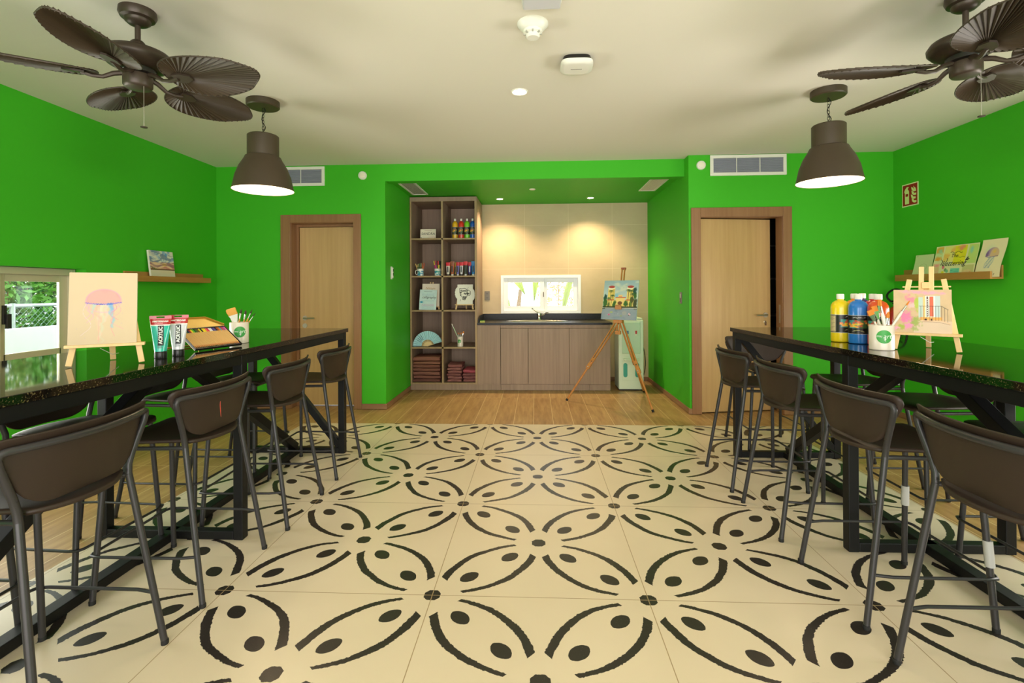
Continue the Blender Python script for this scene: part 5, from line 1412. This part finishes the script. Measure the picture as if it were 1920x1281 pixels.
# small tubes row
def small_tube(x, w, h, top, body, band, label, dy=0, lab=(30, 30, 30), grp='paint tubes in the second right cubby'):
    t = thing('small_paint_tube', label, 'paint tube', (x, yb+dy, SHZ[3]), 0, None)
    r = w*.30
    MB().lathe([(r, 0), (r, .022)], 16).build('screw_cap', WHITEP if band else BLACKP, t, smooth=40)
    def seg(z0, z1, m, nm):
        b = MB(); rings = []
        for i in range(5):
            z = z0+(z1-z0)*i/4; q = (z-.022)/(h-.022); rx = r*1.1+(w/2-r*1.1)*q; ry = .016*(1-q)+.0012
            rings.append([b.b.verts.new((rx*math.cos(2*PI*k/20), ry*math.sin(2*PI*k/20), z)) for k in range(20)])
        for A, B in zip(rings, rings[1:]):
            for k in range(20): b._f([A[k], A[(k+1) % 20], B[(k+1) % 20], B[k]])
        b._f(rings[0][::-1]); b._f(rings[-1]); b.build(nm, m, t, smooth=60)
    seg(.022, h*.74, mat('stb_%d_%d_%d' % body, body, .35), 'tube_body'); seg(h*.74, h, mat('stt_%d_%d_%d' % top, top, .35), 'crimped_end')
    MB().box(-w*.16, w*.16, -.0185, -.0165, h*.26, h*.68).build('label_block', mat('stl_%d_%d_%d' % lab, lab, .5), t)
small_tube(-1.147, .056, .178, (214, 30, 50), (236, 226, 206), 0, 'white paint tube with red end, leftmost in its cubby', lab=(70, 70, 70))
small_tube(-1.090, .058, .190, (150, 80, 50), (170, 84, 40), 1, 'rust brown paint tube in the row of small tubes')
small_tube(-1.053, .030, .178, (180, 140, 40), (200, 160, 40), 0, 'narrow ochre paint tube in the row of small tubes', .04)
small_tube(-1.018, .046, .180, (200, 30, 50), (120, 110, 190), 1, 'lilac paint tube with red end in the row of small tubes')
small_tube(-.970, .052, .180, (214, 30, 50), (222, 214, 214), 0, 'pale grey paint tube with red end near the row middle', lab=(90, 90, 96))
small_tube(-.915, .056, .188, (220, 40, 50), (50, 60, 50), 1, 'dark green paint tube with red end in the row')
small_tube(-.860, .050, .180, (200, 30, 44), (50, 40, 130), 0, 'deep violet paint tube with red end in the row', lab=(220, 220, 230))
small_tube(-.812, .060, .190, (40, 130, 200), (30, 130, 200), 1, 'bright blue paint tube at the right end of the row', lab=(60, 60, 60))
# calligraphy sheets on a little easel
art_thing('calligraphy_canvas', .230, .300, .014, 50, 66, calli_cream, 'cream canvas with gold lettering behind the blue calligraphy sheet', 'canvas', (-1.385, yb+.022, SHZ[2]+.045), 0, .12)
table_easel((-1.385, yb+.050, SHZ[2]), 0, 'small easel in the bookcase behind the calligraphy sheets', cz=.048, s=.93, mast=.395, side=.28)
o = art_thing('calligraphy_sheet', .225, .265, .004, 60, 70, calli_blue, 'pale blue sheet with black calligraphy leaning in the bookcase', 'drawing', (-1.410, yb-.062, SHZ[2]+.001), 0, .14, PAPER, roll=2)
text('calligraphy', .046, BLACKI, o, Matrix.Translation((.01, -.0008, .165)), shear=.35, sx=.95)
table_easel((-.930, yb-.01, SHZ[2]), 0, 'small easel in the bookcase holding the black and white mask board', cz=.072, s=.98, mast=.34, side=.30, mt=PINE)
o = art_thing('mask_board', .205, .262, .006, 90, 110, carnival_board, 'white board with black party mask drawing on a small easel', 'drawing', (-.922, yb-.028, SHZ[2]+.072), 0, .14, edge=(238, 236, 224))
b = MB(); n = 20
P = []
for k in range(n+1): a_ = PI*.5+PI*k/n; P.append((-.10+.034*math.cos(a_)*(1+.12*math.cos(k*2.1)), .003, .150+.075*math.sin(a_)))
b.poly(P, (0, .003, 0)); b.build('scalloped_edge', mat('board_white', (238, 236, 224), .7), o)
b = MB(); P = []
for k in range(n+1): a_ = -PI*.5+PI*k/n; P.append((.10+.030*math.cos(a_)*(1+.14*math.cos(k*2.1)), .003, .125+.075*math.sin(a_)))
b.poly(P, (0, .003, 0)); b.build('scalloped_edge', MATS['board_white'], o)
# hand fan
t = thing('folding_fan', 'open pale blue folding fan with painted script in the bookcase', 'hand fan', (-1.411, 6.46, SHZ[1]+.008))
FB = mat('fan_pale_blue', (170, 214, 222), .7, noise=(30, .06)); FBW = mat('fan_bamboo', (222, 196, 140), .6)
b = MB(); r1, r0 = .195, .082; ns = 18; P1 = []; 
for k in range(ns*2+1):
    a_ = R(182)-R(166)*k/(ns*2); yy = -.012 if k % 2 else 0
    P1.append([(r0*math.cos(a_), yy*.5, r0*math.sin(a_)), (r1*math.cos(a_), yy, r1*math.sin(a_))])
b.grid(P1).build('fan_leaf', FB, t, solid=.001)
for k in range(14):
    a_ = R(180)-R(162)*k/13
    MB().bar((0, .003, 0), ((r0+.012)*math.cos(a_), .003, (r0+.012)*math.sin(a_)), .0085, .002, (0, 1, 0)).build('rib', FBW, t)
MB().box(-.05, .05, -.001, .003, .0, .038).xf(Matrix.Translation((0, 0, 0))).b.free()
b = MB(); b.poly([(-.052, -.002, .006), (0, -.002, -.006), (.055, -.002, .020), (.045, -.002, .045), (0, -.002, .055), (-.042, -.002, .040)], (0, .003, 0)); b.build('fan_head', FBW, t)
b = MB()
for k in range(4):
    a_ = R(150-9*k)
    P = [((.10+.022*q)*math.cos(a_)+.003*math.sin(q*2+k), -.0125, (.10+.022*q)*math.sin(a_)) for q in range(4)]
    b.tube(P, .0022, 5)
b.build('painted_script', BLACKI, t)
# cup with brushes
brush_cup((-.985, yb-.03, SHZ[1]), -12, 'small white cup with green logo holding brushes in the bookcase', r=.038, h=.130)
bset(-.985, yb-.03, SHZ[1], [
 (.02, 0, -.112, -.01, .300, dict(hr=.005, wid=.008, hand=mat('pale_green_handle', (180, 206, 170), .4), bris=BRW), 'long pale green brush leaning left in the small bookcase cup'),
 (.01, .01, -.030, .0, .185, dict(hr=.003, wid=.006, hand=BRW), 'short brush with rusty bristles in the small bookcase cup'),
 (.0, .01, -.006, .01, .180, dict(hr=.003, wid=.006, hand=BRW), 'short white handled brush upright in the small bookcase cup'),
 (-.01, 0, .020, -.01, .188, dict(hr=.003, wid=.007, hand=BRW), 'round brush leaning slightly right in the small bookcase cup'),
 (-.01, 0, .046, 0, .196, dict(hr=.003, wid=.009, flat=True, hand=BRW), 'flat brush leaning furthest right in the small bookcase cup')])
# folded towels
def towel(x, y, z, w, d, h, col, label, group, seed=0, wav=.004):
    rg = random.Random(seed); m = mat('towel_%d_%d_%d' % col, col, .95, spec=.1, bump=(300, .35))
    b = MB(); nx, n = 10, 28; rows = []
    ph = rg.uniform(0, 6)
    for i in range(nx+1):
        u_ = i/nx; xx = -w/2+w*u_; row = []
        es = 1-.12*(abs(2*u_-1))**6
        for k in range(n):
            a_ = 2*PI*k/n
            # rounded fold cross-section in y/z
            yy = math.copysign(abs(math.cos(a_))**.35, math.cos(a_))*d/2*(1-.02*math.sin(u_*7+ph)); zz = math.copysign(abs(math.sin(a_))**.55, math.sin(a_))*h/2*es
            zz += wav*math.sin(u_*5+ph)*(.6 if zz > 0 else .2)
            if abs(zz) < h*.12: yy *= .965
            row.append((xx+.003*math.sin(a_*2+ph), yy, zz+h/2))
        rows.append(row)
    V = [[b.b.verts.new(p) for p in row] for row in rows]
    for i in range(nx):
        for k in range(n): b._f([V[i][k], V[i+1][k], V[i+1][(k+1) % n], V[i][(k+1) % n]])
    b._f(V[0][::-1]); b._f(V[-1])
    o = b.build('folded_towel', m, smooth=60); o.location = (x+rg.uniform(-.004, .004), y, z); o.rotation_euler.z = R(rg.uniform(-1.5, 1.5))
    tag(o, label, 'towel', group)
    b = MB(); P = [(-w/2+w*i/8, -d/2*.985, h*.5+wav*.3*math.sin(i*.6+ph)) for i in range(9)]
    b.tube(P, .0022, 5); b.build('fold_crease', mat('towel_crease', (70, 36, 36), .95), o)
    return o
BR = [(152, 102, 84), (162, 114, 92), (154, 106, 88), (146, 98, 82), (150, 102, 88), (142, 96, 84), (136, 90, 80)]
z = SHZ[0]+.001
hs = [.036, .045, .047, .043, .040, .040, .062]
for k in range(7):
    towel(-1.425, 6.62, z, .350, .38, hs[k], BR[6-k], 'folded brown towel in the tall stack at the bottom left of the bookcase', 'towels in the tall stack', k); z += hs[k]+.003
z = SHZ[0]+.001
for k in range(6):
    h_ = (.036, .036, .034, .034, .034, .040)[k]
    towel(-1.060, 6.60, z, .180, .34, h_, ((156, 104, 98), (164, 112, 106), (150, 98, 94))[k % 3], 'folded mauve-brown towel in the middle stack of the bookcase bottom', 'towels in the middle stack', 20+k, .007); z += h_+.003
z = SHZ[0]+.001
for k in range(4):
    h_ = (.038, .036, .034, .042)[k]
    towel(-.862, 6.60, z, .160, .34, h_, (188, 92, 104) if k == 3 else (154, 100, 98), 'rose pink folded towel on top of the lowest stack' if k == 3 else 'folded mauve towel under the rose pink one', None if k == 3 else 'towels under the pink one', 40+k, .004); z += h_+.003

# ================================================================== studio easel in the alcove
ANG = -31.7
t = thing('studio_easel', 'tall varnished wooden tripod easel in the alcove holding a resort painting', 'easel', (.790, 5.549, 0), R(ANG))
AP = Vector((.035, .28, .955))
def easel_leg(foot, name='leg'):
    f_ = Vector(foot); d = (AP-f_); kn = f_+d*.42
    off = Vector((.011, 0, 0)) if abs(foot[0]) < .3 else Vector((0, .011, 0))
    s_ = d.normalized()
    b = MB(); b.tube([f_+s_*.02, kn+s_*.06], .011, 10); lg = b.build('leg', BEECH, t, smooth=50)
    MB().tube([f_+s_*.0, f_+s_*.025], .0135, 10).build('rubber_foot', BLACKR, lg, smooth=50)
    sd = Vector((1, 0, 0)) - s_*s_.x
    if abs(foot[0]) < .6 and foot[1] > .5: sd = Vector((1, 0, 0))
    sd.normalize()
    for k in (-1, 1): MB().bar(kn+s_*(-.02)+sd*k*.013, AP+sd*k*.016*1.2, .011, .016, sd.cross(s_)).build('leg_rail', BEECH, lg)
    b = MB().bar(kn+s_*(-.03), kn+s_*.035, .042, .026, sd.cross(s_)); b.build('leg_clamp', BEECH, lg, bevel=.003)
    b = MB().bar(kn+s_*.075, kn+s_*.115, .040, .024, sd.cross(s_)); b.build('leg_clamp', BEECH, lg, bevel=.003)
    kb = MB(); kb.ball((0, 0, 0), .009, 8); kb.xf(Matrix.Translation(kn+Vector((0, -.02, 0)))); kb.build('wing_nut', STEEL, lg)
easel_leg((-.513, 0, 0)); easel_leg((.513, 0, 0)); easel_leg((.075, .952, 0))
# masts
for k in (-1, 1):
    MB().bar((AP.x+k*.014, .225, .80), (AP.x+k*.016, .402, 1.535), .012, .018, (0, -1, 0)).build('mast', BEECH, t, bevel=.001)
b = MB().box(AP.x-.028, AP.x+.028, .392, .418, 1.520, 1.545); b.build('mast_cap', mat('reddish_wood', (150, 74, 44), .4), t, bevel=.003)
MB().box(AP.x-.030, AP.x+.030, .205, .245, .775, .815).build('mast_foot_block', BEECH, t, bevel=.003)
MB().box(AP.x-.052, AP.x+.052, .205, .275, .905, .942).build('canvas_shelf', BEECH, t, bevel=.003)
cc_, sc_ = math.cos(R(ANG)), math.sin(R(ANG))
def loc_(x, y, z): return (.790+x*cc_-y*sc_, 5.549+x*sc_+y*cc_, z)
art_thing('resort_canvas', .418, .462, .016, 150, 165, resort, 'canvas of a yellow resort with palms under a pale sky on the tall easel', 'painting', loc_(.035, .236, .943), ANG, .235, edge=(200, 214, 206))
b = MB().poly([(AP.x-.038, .225, 1.060), (AP.x+.038, .225, 1.060), (AP.x+.038, .225, 1.085), (AP.x+.030, .225, 1.110), (AP.x-.030, .225, 1.110), (AP.x-.038, .225, 1.085)], (0, .018, .004))
b.build('canvas_clip', BEECH, t, bevel=.002)
# palette board in front: clipped corners
def pal():
    w, h = .424, .132
    o = panel('palette_board', w, h, .004, 90, 30, palette_board, CANV, None, (140, 150, 150))
    me = o.data; n = len(me.vertices); a = np.zeros(n*3, np.float32); me.vertices.foreach_get('co', a); a = a.reshape(-1, 3)
    zc = a[:, 2]; q = np.clip((zc-.085)/(h-.085), 0, 1); a[:, 0] *= 1-.20*q
    me.vertices.foreach_set('co', a.ravel()); me.update(); return o
o = pal(); tag(o, 'blue-grey palette board with paint smears resting before the resort painting', 'palette'); o.location = loc_(.035, .228, .9425); o.rotation_euler = (-math.atan(.235), 0, R(ANG))

# ================================================================== outdoors seen through the windows
struct(MB().box(-16, -3.9, -6, 14, -.5, -.3).build('ground_left', mat('outdoor_gravel', (190, 186, 170), .9, noise=(3, .2))), 'pale ground outside the left window')
struct(MB().box(-6, 8, 7.6, 16, -.4, -.2).build('ground_back', MATS['outdoor_gravel']), 'pale ground behind the building')
gw = MB().box(-5.62, -5.45, 1, 12, -.3, .905).build('garden_wall', mat('garden_wall_white', (246, 246, 244), .8)); tag(gw, 'low white garden wall outside the left window', 'wall')
ft = thing('chain_link_fence', 'grey chain-link fence with a top rail outside the left window', 'fence', (-6.4, 6.0, -.3))
b = MB(); b.tube([(0, -3, 1.43), (0, 6, 1.43)], .022, 8); b.build('top_rail', mat('galvanised', (186, 192, 188), .4, metal=.4), ft, smooth=50)
for y in (-3, -.2, 2.6, 5.4): MB().tube([(0, y, 0), (0, y, 1.46)], .028, 8).build('post', MATS['galvanised'], ft, smooth=50)
b = MB(); P = .075
k = -3.0
while k < 6.0:
    b.tube([(0, k, 1.40), (0, k+1.35, .05)], .0035, 4, cap=False); b.tube([(.004, k+1.35, 1.40), (.004, k, .05)], .0035, 4, cap=False); k += P
o = b.build('wire_mesh', mat('wire_green', (120, 150, 128), .5, metal=.3), ft); o['kind'] = 'stuff'
def leaves(b, n, cx, cy, cz, rx, ry, rz_, L, rg, wide=.35):
    for _ in range(n):
        while True:
            p = Vector((rg.uniform(-1, 1), rg.uniform(-1, 1), rg.uniform(-1, 1)))
            if p.length < 1: break
        c = Vector((cx+p.x*rx, cy+p.y*ry, cz+p.z*rz_)); d = Vector((rg.gauss(0, 1), rg.gauss(0, 1), rg.gauss(0, .8))).normalized()
        s = d.cross(Vector((rg.gauss(0, 1), rg.gauss(0, 1), rg.gauss(0, 1)))).normalized()*L*wide; q = d*L*rg.uniform(.7, 1.3)
        b.b.faces.new([b.b.verts.new(v) for v in (c-q, c-s, c+q, c+s)])
LEAF = mat('leaf_green', (96, 150, 50), .6, noise=(6, .35)); LEAF2 = mat('leaf_light', (170, 196, 90), .6, noise=(5, .3)); LEAF3 = mat('leaf_dark', (44, 96, 40), .6, noise=(6, .3))
BARK = mat('bark', (150, 126, 90), .9)
rg = random.Random(5)
def bush(name, label, loc, n, r, L, mtl, h=0, twigs=6):
    t = thing(name, label, 'shrub', loc)
    b = MB(); leaves(b, n, 0, 0, h, r[0], r[1], r[2], L, rg); me = bpy.data.meshes.new('foliage'); b.b.to_mesh(me); b.b.free(); link('foliage', me, mtl, t)
    b = MB()
    for k in range(twigs):
        x, y = rg.uniform(-.5, .5)*r[0], rg.uniform(-.8, .8)*r[1]
        b.tube([(x*.3, y*.6, -.02-loc[2]*0), (x*.7+rg.uniform(-.1, .1), y*.8, h*.5), (x+rg.uniform(-.1, .1), y+rg.uniform(-.2, .2), h+r[2]*.5)], [.016, .011, .006], 6)
    b.build('branches', BARK, t, smooth=60)
bush('hedge_shrub', 'dark leafy shrub beyond the chain-link fence, left of the window view', (-7.4, 5.1, -.3), 2600, (.7, .9, 1.1), .075, LEAF3, 1.2)
bush('hedge_shrub', 'mid green shrub beyond the chain-link fence, centre of the window view', (-7.3, 6.4, -.3), 2600, (.7, .9, 1.2), .070, LEAF, 1.3)
bush('hedge_shrub', 'leafy shrub beyond the chain-link fence, right of the window view', (-7.5, 7.8, -.3), 2600, (.8, 1.0, 1.3), .075, LEAF3, 1.3)
bush('hedge_shrub', 'tall light green shrub rising highest beyond the fence', (-8.4, 7.0, -.3), 3000, (.8, 2.2, 1.0), .09, LEAF2, 2.2)
bush('garden_shrub', 'sunlit twiggy shrub low outside the left window, nearer half', (-4.75, 3.9, -.3), 1500, (.35, .75, .42), .055, LEAF2, .62, 12)
bush('garden_shrub', 'sunlit twiggy shrub low outside the left window, farther half', (-4.8, 5.2, -.3), 1500, (.35, .75, .42), .055, LEAF, .60, 12)
# palm behind the kitchen window
t = thing('banana_plant', 'yellow-green broad leaves outside the kitchen window', 'plant', (-.35, 8.3, -.2))
def blade_leaf(p0, p1, w, mtl, nm='leaf'):
    p0, p1 = Vector(p0), Vector(p1); d = p1-p0; up_ = Vector((0, 0, 1)); sd = d.cross(Vector((0, 1, .3))).normalized(); P = []
    for i in range(9):
        f_ = i/8; c = p0+d*f_+up_*(.12*math.sin(PI*f_)); ww = w*math.sin(PI*min(.98, f_*.92+.06))
        P.append([c-sd*ww, c-sd*ww*.5+Vector((0, .02, 0)), c+Vector((0, .035, 0)), c+sd*ww*.5+Vector((0, .02, 0)), c+sd*ww])
    b = MB(); b.grid(P); return b.build(nm, mtl, t, smooth=60, solid=.003)
YG = mat('banana_leaf', (170, 200, 60), .5, noise=(8, .3))
blade_leaf((-.25, -.1, 1.9), (.18, -.2, 1.42), .09, YG); blade_leaf((.38, -.1, 1.75), (.33, -.15, 1.30), .05, YG); blade_leaf((-.05, .1, .9), (-.30, 0, 1.55), .07, MATS['leaf_light']); blade_leaf((.80, .3, 1.0), (1.0, .1, 1.75), .05, MATS['leaf_light'])
MB().tube([(0, 0, 0), (.02, 0, .8), (.1, 0, 1.5)], [.06, .05, .03], 10).build('stem', BARK, t, smooth=60)
bush('flowering_shrub', 'pale shrub with orange tinge outside the right of the kitchen window', (.75, 9.6, -.2), 900, (.8, .5, .5), .05, mat('pale_orange_leaf', (226, 190, 130), .6, noise=(9, .3)), 1.5, 5)
